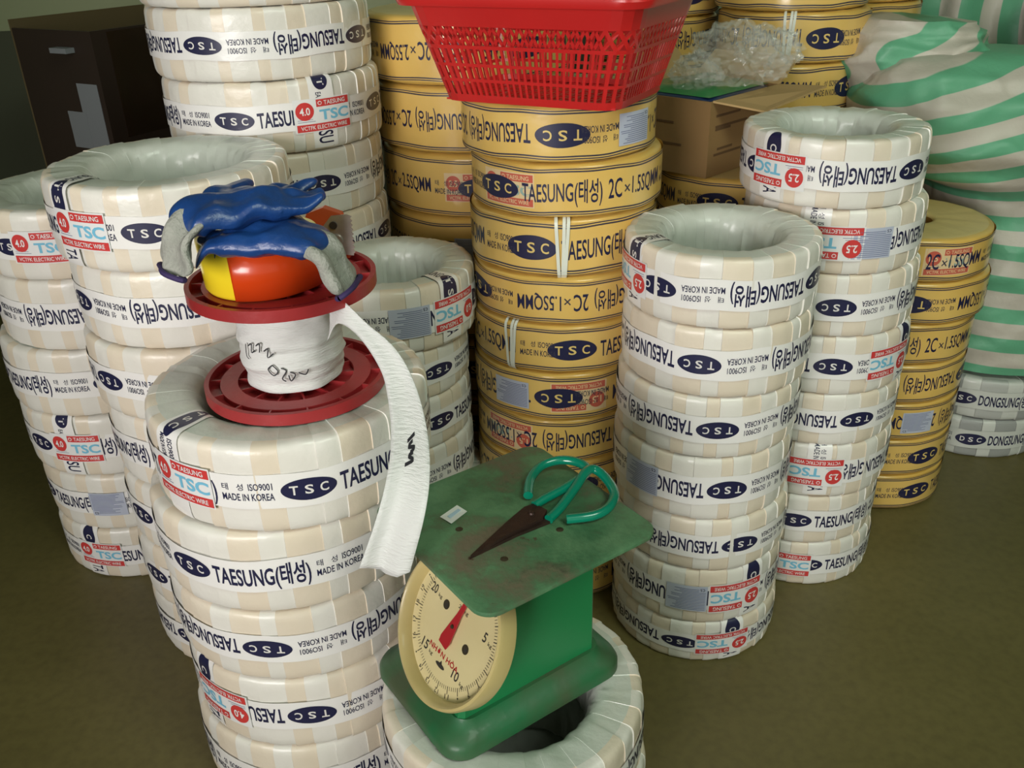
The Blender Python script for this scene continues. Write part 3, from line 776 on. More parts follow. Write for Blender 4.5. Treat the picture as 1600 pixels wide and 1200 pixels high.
b.add(V, F, M_OR); o = b.obj('orange_tape_end', roll); md = o.modifiers.new('thickness', 'SOLIDIFY'); md.thickness = 0.0006
tag(o, 'orange tape around the right half of the roll')
M_STEEL = mat('steel_worn', (196, 188, 182), 0.35, metal=0.6, vary=0.6, vscale=40, col2=(150, 140, 134))
M_DISP = mat('cutter_orange', (206, 84, 46), 0.4, coat=0.2)
disp = thing('tape_cutter', 'orange hand tape cutter with worn steel plate behind the blue gloves', 'tape cutter', (-0.226, 1.130, 0.788), radians(-6))
b = MB(); R = Matrix.Rotation(radians(90), 3, 'X')
P = [(-0.034, 0.0), (0.024, 0.0), (0.026, 0.030), (0.018, 0.058), (-0.004, 0.066), (-0.026, 0.058), (-0.036, 0.036)]
b.prism(P, 0, 0.012, M_DISP); b.v = [(R @ Vector(v))[:] for v in b.v]; b.obj('cutter_body', disp, angle=30)
b = MB(); P = [(-0.010, 0.008), (0.030, 0.004)] + [(0.030 + (0.0026 if k % 2 else 0), 0.006 + k * 0.0029) for k in range(18)] + [(0.026, 0.058), (0.006, 0.056), (-0.008, 0.040)]
b.prism(P, 0.0125, 0.0145, M_STEEL); b.v = [(R @ Vector(v))[:] for v in b.v]; b.obj('serrated_plate', disp, smooth=False)
b = MB(); b.lathe([(0.0, 0.004), (0.004, 0.004), (0.004, 0.003), (0.008, 0.003), (0.009, 0.0)], M_STEEL, 24); b.v = [(R @ Vector((v[0] + 0.010, v[1] + 0.024, v[2] + 0.0145)))[:] for v in b.v]; b.obj('rivet', disp)
b = MB(); b.lathe([(0.0, 0.002), (0.005, 0.002), (0.005, 0.0)], mat('screw_dark', (70, 62, 60), 0.5, metal=0.5), 20); b.v = [(R @ Vector((v[0] + 0.008, v[1] + 0.044, v[2] + 0.0145)))[:] for v in b.v]; b.obj('screw', disp)

M_GB = mat('glove_rubber_blue', (28, 74, 142), 0.38, coat=0.25, coat_rough=0.25, bump=0.6, bscale=55, vary=0.5, vscale=30, col2=(22, 54, 112))
M_GK = mat('glove_knit_grey', (176, 176, 168), 0.9, bump=0.8, bscale=260, vary=0.5, vscale=60, col2=(140, 142, 134))
M_GH = mat('glove_hem_purple', (58, 44, 92), 0.8)
def remeshed(caps, voxel=0.0028, smooth=6):
    """one continuous surface around tapered capsules (p, q, r0, r1, flatten)"""
    b = MB()
    for (p, q, r0, r1) in caps:
        p, q = Vector(p), Vector(q); n = max(3, int((q - p).length / 0.004))
        pts = [p.lerp(q, i / n) for i in range(n + 1)]; rad = [r0 + (r1 - r0) * i / n for i in range(n + 1)]
        d = (q - p).normalized()
        pts = [p - d * r0 * 0.8, p - d * r0 * 0.45] + pts + [q + d * r1 * 0.45, q + d * r1 * 0.8]
        rad = [r0 * 0.5, r0 * 0.88] + rad + [r1 * 0.88, r1 * 0.5]
        b.tube(pts, 0, M_GB, 12, True, rad)
    me = b.mesh('tmp'); o = bpy.data.objects.new('tmp', me); COL.objects.link(o)
    r = o.modifiers.new('r', 'REMESH'); r.mode = 'VOXEL'; r.voxel_size = voxel
    s = o.modifiers.new('s', 'SMOOTH'); s.iterations = smooth; s.factor = 0.5
    dg = bpy.context.evaluated_depsgraph_get(); dg.update()
    m2 = bpy.data.meshes.new_from_object(o.evaluated_get(dg))
    V = [v.co.copy() for v in m2.vertices]; F = [tuple(p.vertices) for p in m2.polygons]
    bpy.data.objects.remove(o, do_unlink=True)
    return V, F
def glove(label, loc, rotz, droop, curl, thumb_side, cuff_tilt, seed, wave=1.0, fs=1.0):
    """local +x points to the fingertips, the wrist lies at x = -0.05"""
    t = thing('work_glove', label, 'glove', loc, rotz, 'pair of blue work gloves')
    hand = [((-0.045, 0.0, 0), (0.03, 0.0, 0), 0.027, 0.030), ((-0.045, 0.012, 0), (0.034, 0.026, 0), 0.024, 0.022), ((-0.045, -0.012, 0), (0.034, -0.026, 0), 0.024, 0.022)]
    for y, L, sp in ((-0.034, 0.052, -0.16), (-0.0115, 0.070, -0.05), (0.0115, 0.076, 0.04), (0.034, 0.062, 0.14)):
        L *= fs
        hand.append(((0.036, y, 0), (0.036 + L * 0.5, y + sp * L * 0.5, 0.004), 0.0125, 0.0118))
        hand.append(((0.036 + L * 0.5, y + sp * L * 0.5, 0.004), (0.036 + L, y + sp * L, 0.0), 0.0118, 0.0098))
    s = thumb_side
    hand.append(((-0.026, s * 0.026, 0.004), (0.010, s * 0.062, 0.010), 0.0175, 0.0135)); hand.append(((0.010, s * 0.062, 0.010), (0.040, s * 0.070, 0.010), 0.0135, 0.0108))
    cuff = [((-0.050, 0, 0), (-0.098, 0, 0), 0.024, 0.024), ((-0.050, 0.013, 0), (-0.098, 0.015, 0), 0.019, 0.019), ((-0.050, -0.013, 0), (-0.098, -0.015, 0), 0.019, 0.019)]
    def bend(v):
        x, y, z = v
        z = z * 0.62 + 0.004 * noise.noise(Vector((x * 34 + seed, y * 34, 0))) * wave
        if x > 0.05: z -= curl * (x - 0.05) ** 2 * 60 * (1 + 0.8 * sin(y * 90 + seed))
        if x < -0.040:                                        # the cuff folds down over the edge it lies on
            d = -0.040 - x; rho = 0.030; th = min(d / rho, droop); rest = d - th * rho
            bx = -0.040 - rho * sin(th) - rest * cos(th); bz = -rho * (1 - cos(th)) - rest * sin(th)
            y = y * (1 + 1.6 * d) + cuff_tilt * d
            x, z = bx - z * sin(th) * 1.0, bz + z * cos(th)
        return Vector((x, y, z))
    V, F = remeshed(hand)
    b = MB(); b.add([bend(v) for v in V], F, M_GB); b.obj('rubber_palm', t, angle=180)
    V, F = remeshed(cuff)
    W = []
    for v in V:
        v = Vector((v.x, v.y * (1 + 0.1 * sin(v.x * 120 + seed)), v.z * (0.7 + 0.35 * sin(v.y * 160 + seed))))
        W.append(bend(v))
    b = MB(); b.add(W, F, M_GK); c = b.obj('knit_cuff', t, angle=180); tag(c, 'grey knitted cuff')
    hem = []
    for i in range(25):
        a = 2 * pi * i / 24; v = Vector((-0.115, 0.029 * cos(a), 0.017 * sin(a)))
        hem.append(bend(v))
    b = MB(); b.tube(hem, 0.0032, M_GH, 8, False); b.obj('cuff_hem', t)
    return t
glove('blue rubber work glove lying lower, grey cuff drooping at right', (-0.262, 0.966, 0.866), radians(170), 1.05, 0.5, -1, 0.10, 3, 1.8, 0.45)
glove('blue rubber work glove on top, fingers pointing right, cuff drooping left', (-0.297, 0.982, 0.896), radians(36), 1.15, -0.02, 1, 0.0, 8, 2.2, 0.8)

# ------------------------------------------------------------------ green weighing scale
M_GR = mat('scale_green', (30, 132, 78), 0.38, coat=0.3, coat_rough=0.25, bump=0.08, bscale=40, vary=0.5, vscale=9, col2=(26, 118, 68))
def worn_green():
    m = mat('plate_green_worn', (62, 112, 74), 0.6, bump=0.25, bscale=120); nt = m.node_tree; b = nt.nodes['Principled BSDF']
    tc = nt.nodes.new('ShaderNodeTexCoord')
    def ns(sc, det, a, c):
        n = nt.nodes.new('ShaderNodeTexNoise'); n.inputs['Scale'].default_value = sc; n.inputs['Detail'].default_value = det; n.inputs['Roughness'].default_value = 0.68
        nt.links.new(tc.outputs['Object'], n.inputs['Vector'])
        r = nt.nodes.new('ShaderNodeMapRange'); r.inputs[1].default_value = a; r.inputs[2].default_value = c
        nt.links.new(n.outputs['Fac'], r.inputs[0]); return r.outputs[0]
    def mix(f, x, y):
        q = nt.nodes.new('ShaderNodeMix'); q.data_type = 'RGBA'
        if isinstance(f, float): q.inputs[0].default_value = f
        else: nt.links.new(f, q.inputs[0])
        for s, v in ((6, x), (7, y)):
            if isinstance(v, tuple): q.inputs[s].default_value = v
            else: nt.links.new(v, q.inputs[s])
        return q.outputs[2]
    c = mix(ns(14, 9, 0.40, 0.60), lin((92, 134, 96)), lin((54, 102, 68)))
    c = mix(ns(7, 9, 0.50, 0.62), c, lin((104, 98, 78)))
    c = mix(ns(34, 6, 0.66, 0.72), c, lin((74, 52, 40)))
    c = mix(ns(15, 8, 0.62, 0.75), c, lin((50, 56, 44)))
    nt.links.new(c, b.inputs['Base Color']); return m
M_GW = worn_green()
def base_green():
    m = mat('base_green_worn', (26, 104, 62), 0.5, bump=0.12, bscale=90, vary=0.95, vscale=10, col2=(72, 86, 60), coat=0.1); return m
M_GBASE = base_green()
M_DIAL = mat('dial_face', (226, 212, 164), 0.4, coat=0.4, vary=0.5, vscale=12, col2=(214, 198, 146))
M_BEZ = mat('dial_bezel', (206, 188, 130), 0.42, coat=0.3, vary=0.6, vscale=10, col2=(176, 158, 104))
M_DK = mat('dial_ink', (52, 48, 44), 0.6)
M_PTR = mat('pointer_red', (176, 34, 44), 0.35, coat=0.4)
M_BOLT = mat('bolt_dark', (74, 66, 50), 0.5, metal=0.5)
SCZ = 0.3165
scale = thing('weighing_scale', 'green dial weighing scale with worn square platform on the short white stack', 'scale', (-0.028, 0.870, SCZ), atan2(-0.8231, 0.5679))
# local axes: +x = side (towards the right front), -y = dial side ... (x,y) -> world s, -f
def rrect(hx, hy, r, n=8):
    P = []
    for cx, cy, a0 in ((hx - r, hy - r, 0), (-hx + r, hy - r, 90), (-hx + r, -hy + r, 180), (hx - r, -hy + r, 270)):
        for k in range(n + 1):
            a = radians(a0 + 90 * k / n); P.append((cx + r * cos(a), cy + r * sin(a)))
    return P
def rings(b, L, m, cap0=True, cap1=True):
    n = len(L[0]); V = [v for r in L for v in r]; F = []
    for i in range(len(L) - 1):
        for k in range(n): F.append((i * n + k, i * n + (k + 1) % n, (i + 1) * n + (k + 1) % n, (i + 1) * n + k))
    if cap0: F.append(tuple(range(n - 1, -1, -1)))
    if cap1: F.append(tuple((len(L) - 1) * n + k for k in range(n)))
    b.add(V, F, m)
b = MB()
lv = [(0.100, 0.131, 0.032, 0.0), (0.100, 0.131, 0.032, 0.012), (0.097, 0.128, 0.032, 0.019), (0.089, 0.120, 0.030, 0.024), (0.081, 0.110, 0.024, 0.032), (0.079, 0.106, 0.020, 0.036)]
rings(b, [[(x, y, z) for x, y in rrect(hx, hy, r)] for hx, hy, r, z in lv], M_GBASE); b.obj('base', scale, angle=40)
# housing: wedge with a sloping front; y = -f
b = MB(); hw = 0.074
prof = [(-0.104, 0.030), (0.098, 0.030), (0.098, 0.205), (-0.036, 0.205), (-0.040, 0.203), (-0.1, 0.066)]
k = len(prof); 
V = []; bev = 0.006
for xs, ins in ((-hw, bev), (-hw + bev, 0), (hw - bev, 0), (hw, bev)):
    cy = sum(p[0] for p in prof) / k; cz = sum(p[1] for p in prof) / k
    for y, z in prof: V.append((xs, y + (ins if y < cy else -ins), z + (0 if z < 0.04 else -ins)))
F = [tuple(range(k - 1, -1, -1)), tuple(3 * k + i for i in range(k))]
for i in range(3):
    for q in range(k): F.append((i * k + q, i * k + (q + 1) % k, (i + 1) * k + (q + 1) % k, (i + 1) * k + q))
F = [tuple(reversed(f)) for f in F]
b.add(V, F, M_GR); b.obj('housing', scale, angle=25)
b = MB(); b.box((0.010, 0.02, 0.2185), (0.10, 0.12, 0.030), M_GW); b.obj('platform_bracket', scale, smooth=False)
# platform, turned and centred as seen
b = MB(); 
rings(b, [[(x, y, z) for x, y in rrect(0.1195, 0.1195, 0.022)] for z in (0.0, 0.0)][:1] + [[(x, y, z) for x, y in rrect(hx, hx, r)] for hx, r, z in ((0.1205, 0.023, 0.0006), (0.121, 0.0235, 0.003), (0.1205, 0.023, 0.0056), (0.119, 0.022, 0.0062))], M_GW)
plat = b.obj('platform', scale, angle=40, loc=(0.023, 0.013, 0.2340), rot=(0, 0, radians(0)))
b = MB()
for x, y in ((0.050, 0.030), (-0.045, 0.055), (-0.02, -0.060), (0.055, -0.05)): b.lathe([(0.0, 0.0008), (0.0035, 0.0004), (0.0045, 0.0)], M_BOLT, 14, c=(x, y, 0.0062))
b.obj('platform_rivets', plat)
# dial
ti = 0.50
dl = MB(); RD = 0.093
dl.lathe([(RD - 0.012, -0.006), (RD - 0.004, -0.015), (RD - 0.001, -0.015), (RD + 0.0005, 0.004), (RD - 0.001, 0.0085), (RD - 0.004, 0.0095), (RD - 0.008, 0.006), (RD - 0.0105, -0.0075)], M_BEZ, 96, closed=True)
dm = dl.obj('dial_housing', scale, angle=40)
# dial plane: local x = side, local y = up the slope, local z = outwards
Rd = Matrix(((1, 0, 0), (0, sin(ti), -cos(ti)), (0, cos(ti), sin(ti)))).to_4x4()
dm.matrix_local = Matrix.Translation((0.032, -0.082, 0.136)) @ Rd
b = MB(); b.lathe([(0.0, -0.006), (0.03, -0.006), (0.06, -0.006), (RD - 0.0095, -0.006)], M_DIAL, 96)
d = Dec(); rin = RD - 0.012
def dial_pt(s, t, L): return (s, t, -0.0057 + 0.00025 * L)
ang = lambda kg: pi / 2 - 2 * pi * kg / 25.0
for q in range(125):
    kg = q * 0.2; a = ang(kg); L = 0.009 if q % 5 == 0 else 0.0045; w = 0.0005 if q % 5 == 0 else 0.0003
    r1 = RD - 0.026; r0 = r1 + L
    ca, sa = cos(a), sin(a)
    d.poly([(r0 * ca - w * sa, r0 * sa + w * ca), (r1 * ca - w * sa, r1 * sa + w * ca), (r1 * ca + w * sa, r1 * sa - w * ca), (r0 * ca + w * sa, r0 * sa - w * ca)], M_DK)
for kg in range(1, 25):
    if kg % 5:
        a = ang(kg); r = RD - 0.0145; d.text(str(kg), r * cos(a), r * sin(a), 0.0035 * len(str(kg)), 0.0055, M_DK, 0, 0.0, a - pi / 2)
    else:
        a = ang(kg); d.oval((RD - 0.0145) * cos(a), (RD - 0.0145) * sin(a), 0.0011, 0.0011, M_DK, 0, 8)
for kg, s in ((5, '5'), (10, '10'), (15, '15'), (20, '20'), (25, '25')):
    a = ang(kg); r = RD - 0.037
    d.text(s, r * cos(a) - 0.004, r * sin(a), 0.0062 * len(s), 0.0115, M_DK, 0, 0.012); d.text('kg', r * cos(a) + 0.0032 * len(s) + 0.004, r * sin(a) - 0.0035, 0.0075, 0.0055, M_DK, 0, 0.0)
d.text('NHƠN HÒA', 0.0, -0.0385, 0.060, 0.0085, M_PTR, 0, 0.02)
d.oval(0, -0.0515, 0.009, 0.0026, M_DK, 0); d.poly([(-0.0026, -0.0495), (0.0026, -0.0495), (0, -0.0450)], M_DK)
d.text('25kg', 0.002, 0.022, 0.020, 0.006, M_DK, 0)
for x, y in ((-0.028, 0.012), (0.028, -0.012)): d.oval(x, y, 0.0058, 0.0058, M_BOLT, 0, 14); d.oval(x + 0.001, y - 0.0005, 0.0025, 0.0025, M_DK, 1, 10)
d.build(dial_pt, b); b.obj('dial_face', dm, angle=40)
b = MB(); pt = [(0.0016, 0.056), (0.0040, 0.016), (0.0062, 0.002), (0.0095, -0.020), (0.0080, -0.0275), (-0.0080, -0.0275), (-0.0095, -0.020), (-0.0062, 0.002), (-0.0040, 0.016), (-0.0016, 0.056)]
b.prism([(x, y) for x, y in reversed(pt)], -0.002, -0.0008, M_PTR); b.lathe([(0.0, 0.0010), (0.0022, 0.0006), (0.003, -0.002), (0.003, -0.006)], M_BOLT, 16)
po = b.obj('pointer', dm, smooth=False, rot=(0, 0, radians(-10)))
tag(po, 'red pointer')

# ------------------------------------------------------------------ scissors and paper tag on the platform
M_SCG = mat('scissor_grip_green', (0, 122, 96), 0.25, coat=0.6, coat_rough=0.08)
M_BL = mat('blade_rusty', (66, 46, 38), 0.5, metal=0.4, bump=0.3, bscale=120, vary=0.7, vscale=40, col2=(46, 34, 30))
PZ = SCZ + 0.2403
SX, SY = 0.030, 0.872
sc = thing('scissors', 'old scissors with green plastic-dipped loop handles and rusty blades on the scale platform', 'scissors', (SX, SY, PZ))
H1 = [(0.015, 0.892, 8), (0.019, 0.924, 10), (0.034, 0.949, 13), (0.058, 0.957, 15), (0.080, 0.949, 15), (0.088, 0.932, 13), (0.065, 0.908, 10), (0.035, 0.885, 8), (0.022, 0.874, 6)]
H2 = [(0.037, 0.846, 6), (0.052, 0.865, 9), (0.072, 0.897, 15), (0.086, 0.921, 20), (0.098, 0.928, 18), (0.110, 0.912, 14), (0.116, 0.886, 11), (0.107, 0.862, 9), (0.088, 0.848, 8), (0.057, 0.844, 7)]
for Hh in (H1, H2):
    b = MB(); b.tube(spline([(x - SX, y - SY, z / 1000) for x, y, z in Hh], 8), 0.0058, M_SCG, 12); b.obj('handle', sc)
def blade(P, z0, z1):
    b = MB(); b.prism([(x - SX, y - SY) for x, y in P], z0, z1, M_BL); return b.obj('blade', sc, angle=25)
blade([(-0.051, 0.785), (0.000, 0.822), (0.040, 0.846), (0.036, 0.858), (0.022, 0.872), (-0.012, 0.838)], 0.0006, 0.0040)
blade([(-0.050, 0.783), (-0.010, 0.843), (0.010, 0.870), (0.022, 0.876), (0.036, 0.862), (0.030, 0.846), (-0.002, 0.824)], 0.0042, 0.0078)
b = MB(); b.lathe([(0.0, 0.0105), (0.003, 0.0100), (0.004, 0.0078)], M_BL, 16, c=(0.018 - SX, 0.856 - SY, 0)); b.obj('pivot_rivet', sc)
M_PAP = mat('paper_white', (226, 230, 226), 0.7); M_PAPB = mat('paper_blue', (178, 206, 224), 0.7)
pp = [(-0.088, 0.865), (-0.074, 0.849), (-0.057, 0.874), (-0.069, 0.885)]
b = MB(); cx, cy = -0.072, 0.868
b.add([(x - cx, y - cy, 0.0004 + 0.0016 * (i % 2)) for i, (x, y) in enumerate(pp)], [(0, 1, 2, 3)], M_PAP)
q = lambda u, v: tuple((pp[0][k] * (1 - u) + pp[3][k] * u) * (1 - v) + (pp[1][k] * (1 - u) + pp[2][k] * u) * v - (cx, cy)[k] for k in (0, 1)) + (0.0018,)
b.add([q(.2, .35), q(.2, .62), q(.85, .62), q(.85, .35)], [(0, 1, 2, 3)], M_PAPB)
o = b.obj('paper_tag', loc=(cx, cy, PZ), smooth=False); md = o.modifiers.new('thickness', 'SOLIDIFY'); md.thickness = 0.0004; md.offset = 1
tag(o, 'small white and pale blue paper tag on the scale platform', 'paper tag')

# ------------------------------------------------------------------ red basket
M_BK = mat('basket_red', (204, 34, 34), 0.36, coat=0.25, coat_rough=0.2, vary=0.3, vscale=7, col2=(186, 30, 30))
BZ = 0.926
basket = thing('plastic_basket', 'red perforated plastic basket on the yellow stack', 'basket', (0.079, 1.452, BZ), radians(-29))
BH = 0.148
def per(u, t, off=0.0):
    """point on the tapered rounded-rectangle wall; u in metres along the mid perimeter fraction 0..1"""
    hx = 0.1425 + (0.186 - 0.1425) * t + off; hy = 0.098 + (0.136 - 0.098) * t + off; r = 0.030 + 0.008 * t
    sx, sy = 2 * (hx - r), 2 * (hy - r); q = pi * r / 2; T = 2 * (sx + sy) + 4 * q
    # use fixed fractions so that bars line up at every height
    fx, fy, fq = 0.31, 0.205, (1 - 2 * 0.515) / 4
    fx, fy, fq = 0.30, 0.19, 0.005
    tot = 2 * (fx + fy) + 4 * 0.045; fx, fy, fq = fx / tot, fy / tot, 0.045 / tot
    u = u % 1.0
    segs = [(fx, 0), (fq, 1), (fy, 2), (fq, 3), (fx, 4), (fq, 5), (fy, 6), (fq, 7)]
    for f, k in segs:
        if u <= f + 1e-9: break
        u -= f
    a = u / f
    if k == 0: return Vector((-hx + r + sx * a, -hy, 0))
    if k == 2: return Vector((hx, -hy + r + sy * a, 0))
    if k == 4: return Vector((hx - r - sx * a, hy, 0))
    if k == 6: return Vector((-hx, hy - r - sy * a, 0))
    c = {1: (hx - r, -hy + r, -90), 3: (hx - r, hy - r, 0), 5: (-hx + r, hy - r, 90), 7: (-hx + r, -hy + r, 180)}[k]
    an = radians(c[2] + 90 * a)
    return Vector((c[0] + r * cos(an), c[1] + r * sin(an), 0))
def wp(u, t, off=0.0):
    p = per(u, t, off); return Vector((p.x, p.y, t * BH))
def bar(b, u0, t0, u1, t1, u2, t2, u3, t3, th=0.0018):
    o = [wp(*q) for q in ((u0, t0), (u1, t1), (u2, t2), (u3, t3))]
    i = [wp(q[0], q[1], -th) for q in ((u0, t0), (u1, t1), (u2, t2), (u3, t3))]
    b.add(o + i, [(0, 1, 2, 3), (7, 6, 5, 4), (0, 4, 5, 1), (1, 5, 6, 2), (2, 6, 7, 3), (3, 7, 4, 0)], M_BK)
def rail(b, t0, t1, n=96):
    for k in range(n): bar(b, k / n, t0, (k + 1) / n, t0, (k + 1) / n, t1, k / n, t1)
b = MB()
rail(b, 0.0, 0.075); rail(b, 0.205, 0.235); rail(b, 0.355, 0.385); rail(b, 0.525, 0.56); rail(b, 0.735, 0.965)
NS = 92
for k in range(NS):
    u = (k + 0.5) / NS; w = 0.0021
    for t0, t1 in ((0.075, 0.205), (0.235, 0.355), (0.385, 0.525)): bar(b, u - w, t0, u + w, t0, u + w, t1, u - w, t1)
ND = 74                                                       # diamond openings under the rim
for k in range(ND):
    u = k / ND; s = 1.0 / ND; w = 0.0026
    tm = 0.6475
    bar(b, u - w, 0.56, u + w, 0.56, u + s / 2 + w, tm, u + s / 2 - w, tm); bar(b, u + s - w, 0.56, u + s + w, 0.56, u + s / 2 + w, tm, u + s / 2 - w, tm)
    bar(b, u + s / 2 - w, tm, u + s / 2 + w, tm, u + s + w, 0.735, u + s - w, 0.735); bar(b, u + s / 2 - w, tm, u + s / 2 + w, tm, u + w, 0.735, u - w, 0.735)
b.obj('perforated_wall', basket, smooth=False)
b = MB(); n = 96; L = []
for off, t in ((-0.0018, 0.955), (0.001, 0.955), (0.001, 0.925), (0.0125, 0.925), (0.0135, 0.985), (0.0115, 1.012), (-0.0018, 1.012)):
    L.append([wp(k / n, t, off) for k in range(n)])
rings(b, L, M_BK, False, False)
V = [v for r in (L[-1], L[0]) for v in r]; b.add(V, [(k, (k + 1) % n, n + (k + 1) % n, n + k) for k in range(n)], M_BK)
b.obj('rim', basket, angle=40)
b = MB(); 
for k in range(15):
    x = -0.125 + k * 0.0178; b.box((x, 0, 0.0015), (0.005, 0.19, 0.003), M_BK)
for k in range(11):
    y = -0.088 + k * 0.0176; b.box((0, y, 0.0015), (0.278, 0.005, 0.0026), M_BK)
rings(b, [[wp(k / n, 0, -0.0) + Vector((0, 0, 0)) for k in range(n)], [wp(k / n, 0, -0.014) for k in range(n)], [wp(k / n, 0, -0.014) + Vector((0, 0, 0.003)) for k in range(n)], [wp(k / n, 0, -0.001) + Vector((0, 0, 0.003)) for k in range(n)]], M_BK, False, False)
b.obj('basket_base', basket, smooth=False)

# ------------------------------------------------------------------ cardboard box with film and a green packet
M_KR = mat('cardboard_brown', (150, 118, 74), 0.75, bump=0.1, bscale=60, vary=0.4, vscale=6, col2=(136, 106, 66))
M_KRI = mat('cardboard_inside', (176, 146, 98), 0.8)
M_KP = mat('cardboard_print', (98, 72, 44), 0.8)
KX, KY, KZ, KA = 0.378, 1.698, 0.7215, radians(44)
box = thing('cardboard_box', 'open brown cardboard box on the yellow stack behind the front right coils', 'box', (KX, KY, KZ), KA)
W, D, H, T = 0.235, 0.20, 0.140, 0.004                        # local +x runs to the right, +y to the back left; the near corner is the origin
b = MB()
b.box((W / 2, T / 2, H / 2), (W, T, H), M_KR); b.box((W / 2, D - T / 2, H / 2), (W, T, H), M_KR)
b.box((T / 2, D / 2, H / 2), (T, D - 2 * T, H), M_KR); b.box((W - T / 2, D / 2, H / 2), (T, D - 2 * T, H), M_KR)
b.box((W / 2, D / 2, T / 2), (W - 2 * T, D - 2 * T, T), M_KRI)
b.obj('carton_body', box, smooth=False)
for z, x0, x1 in ((0.112, 0.02, 0.10), (0.092, 0.02, 0.125), (0.087, 0.02, 0.07), (0.050, 0.03, 0.08), (0.040, 0.02, 0.11)):
    b = MB(); b.box(((x0 + x1) / 2, -0.0004, z), (x1 - x0, 0.0008, 0.0045), M_KP); b.obj('carton_print', box, smooth=False)
for z, y0, y1 in ((0.095, 0.08, 0.12), (0.055, 0.06, 0.13)):
    b = MB(); b.box((-0.0004, (y0 + y1) / 2, z), (0.0008, y1 - y0, 0.004), M_KP); b.obj('carton_print', box, smooth=False)
def flap(name, P, tilt=0):
    b = MB(); v = [Vector(p) for p in P]; nrm = (v[1] - v[0]).cross(v[2] - v[1]).normalized() * 0.0018
    b.add([p - nrm for p in v] + [p + nrm for p in v], [(3, 2, 1, 0), (4, 5, 6, 7), (0, 1, 5, 4), (1, 2, 6, 5), (2, 3, 7, 6), (3, 0, 4, 7)], M_KRI)
    return b.obj('carton_flap', box, smooth=False)
flap('r', [(0.006, 0.0, H), (W, 0.0, H), (W + 0.01, -0.095, H + 0.004), (0.045, -0.085, H - 0.014)])
flap('b', [(W, 0.0, H), (W, D, H), (W + 0.07, D, H + 0.045), (W + 0.07, 0.0, H + 0.045)])
flap('l', [(W, D, H), (0.0, D, H), (0.0, D + 0.05, H + 0.05), (W, D + 0.05, H + 0.05)])
M_GP = mat('packet_green', (36, 120, 62), 0.35, coat=0.4); M_BP = mat('packet_blue', (24, 46, 84), 0.4, coat=0.3)
pk = thing('plastic_packet', 'green plastic packet with dark blue edge lying in the cardboard box', 'packet', (KX, KY, KZ), KA)
b = MB(); rings(b, [[(0.115 + x, 0.100 + y, z) for x, y in rrect(hx, hy, 0.03)] for hx, hy, z in ((0.095, 0.078, 0.006), (0.104, 0.088, 0.02), (0.106, 0.090, 0.118))], M_GP); b.obj('packet_body', pk)
b = MB(); rings(b, [[(0.115 + x, 0.100 + y, z) for x, y in rrect(hx, hy, 0.03)] for hx, hy, z in ((0.104, 0.089, 0.119), (0.1085, 0.0935, 0.126), (0.1085, 0.0935, 0.140), (0.103, 0.088, 0.1435))], M_BP); b.obj('packet_edge', pk)
b = MB(); V = []; F = []; N = 24
for i in range(N):
    for j in range(N):
        x, y = (i / (N - 1) - 0.5) * 0.205, (j / (N - 1) - 0.5) * 0.175
        e = max(0, 1 - (2 * x / 0.205) ** 4) * max(0, 1 - (2 * y / 0.175) ** 4)
        V.append((0.115 + x, 0.100 + y, 0.1445 + e * (0.014 + 0.008 * noise.noise(Vector((x * 22, y * 22, 2)))) ))
for i in range(N - 1):
    for j in range(N - 1): F.append((i * N + j, (i + 1) * N + j, (i + 1) * N + j + 1, i * N + j + 1))
b.add(V, F, M_GP); b.obj('packet_top', pk)
M_FILM = mat('clear_film', (226, 228, 220), 0.12, alpha=0.16, coat=1.0, coat_rough=0.08, bump=0.8, bscale=30, spec=0.8)
def crumple(seed, c, sx, sy, sz, amp):
    bm = bmesh.new(); bmesh.ops.create_icosphere(bm, subdivisions=5, radius=1.0); V = []; F = []
    for v in bm.verts:
        p = v.co.copy(); q = 0
        for k, (fr, am) in enumerate(((1.6, 0.30), (3.4, 0.24), (7.0, 0.14), (15.0, 0.06))): q += am * (1 - 2 * abs(noise.noise(p * fr + Vector((seed * 3.1, k * 7, seed)))))
        p = p * (0.8 + amp * q)
        V.append((c[0] + p.x * sx, c[1] + p.y * sy, c[2] + max(p.z, -0.55) * sz))
    for f in bm.faces: F.append(tuple(x.index for x in f.verts))
    bm.free(); return V, F
film = thing('plastic_film', 'crumpled clear plastic film spilling out of the cardboard box', 'plastic film', (0.440, 1.80, 0.880))
V, F = crumple(4, (0.0, 0.0, 0.035), 0.080, 0.060, 0.060, 0.9); b = MB(); b.add(V, F, M_FILM); b.obj('film_bundle', film, angle=20)
V, F = crumple(9, (0.070, 0.02, 0.052), 0.050, 0.04, 0.036, 1.0); b = MB(); b.add(V, F, M_FILM); b.obj('film_bundle', film, angle=20)
V, F = crumple(6, (-0.070, 0.01, 0.012), 0.040, 0.04, 0.034, 1.0); b = MB(); b.add(V, F, M_FILM); b.obj('film_bundle', film, angle=20)

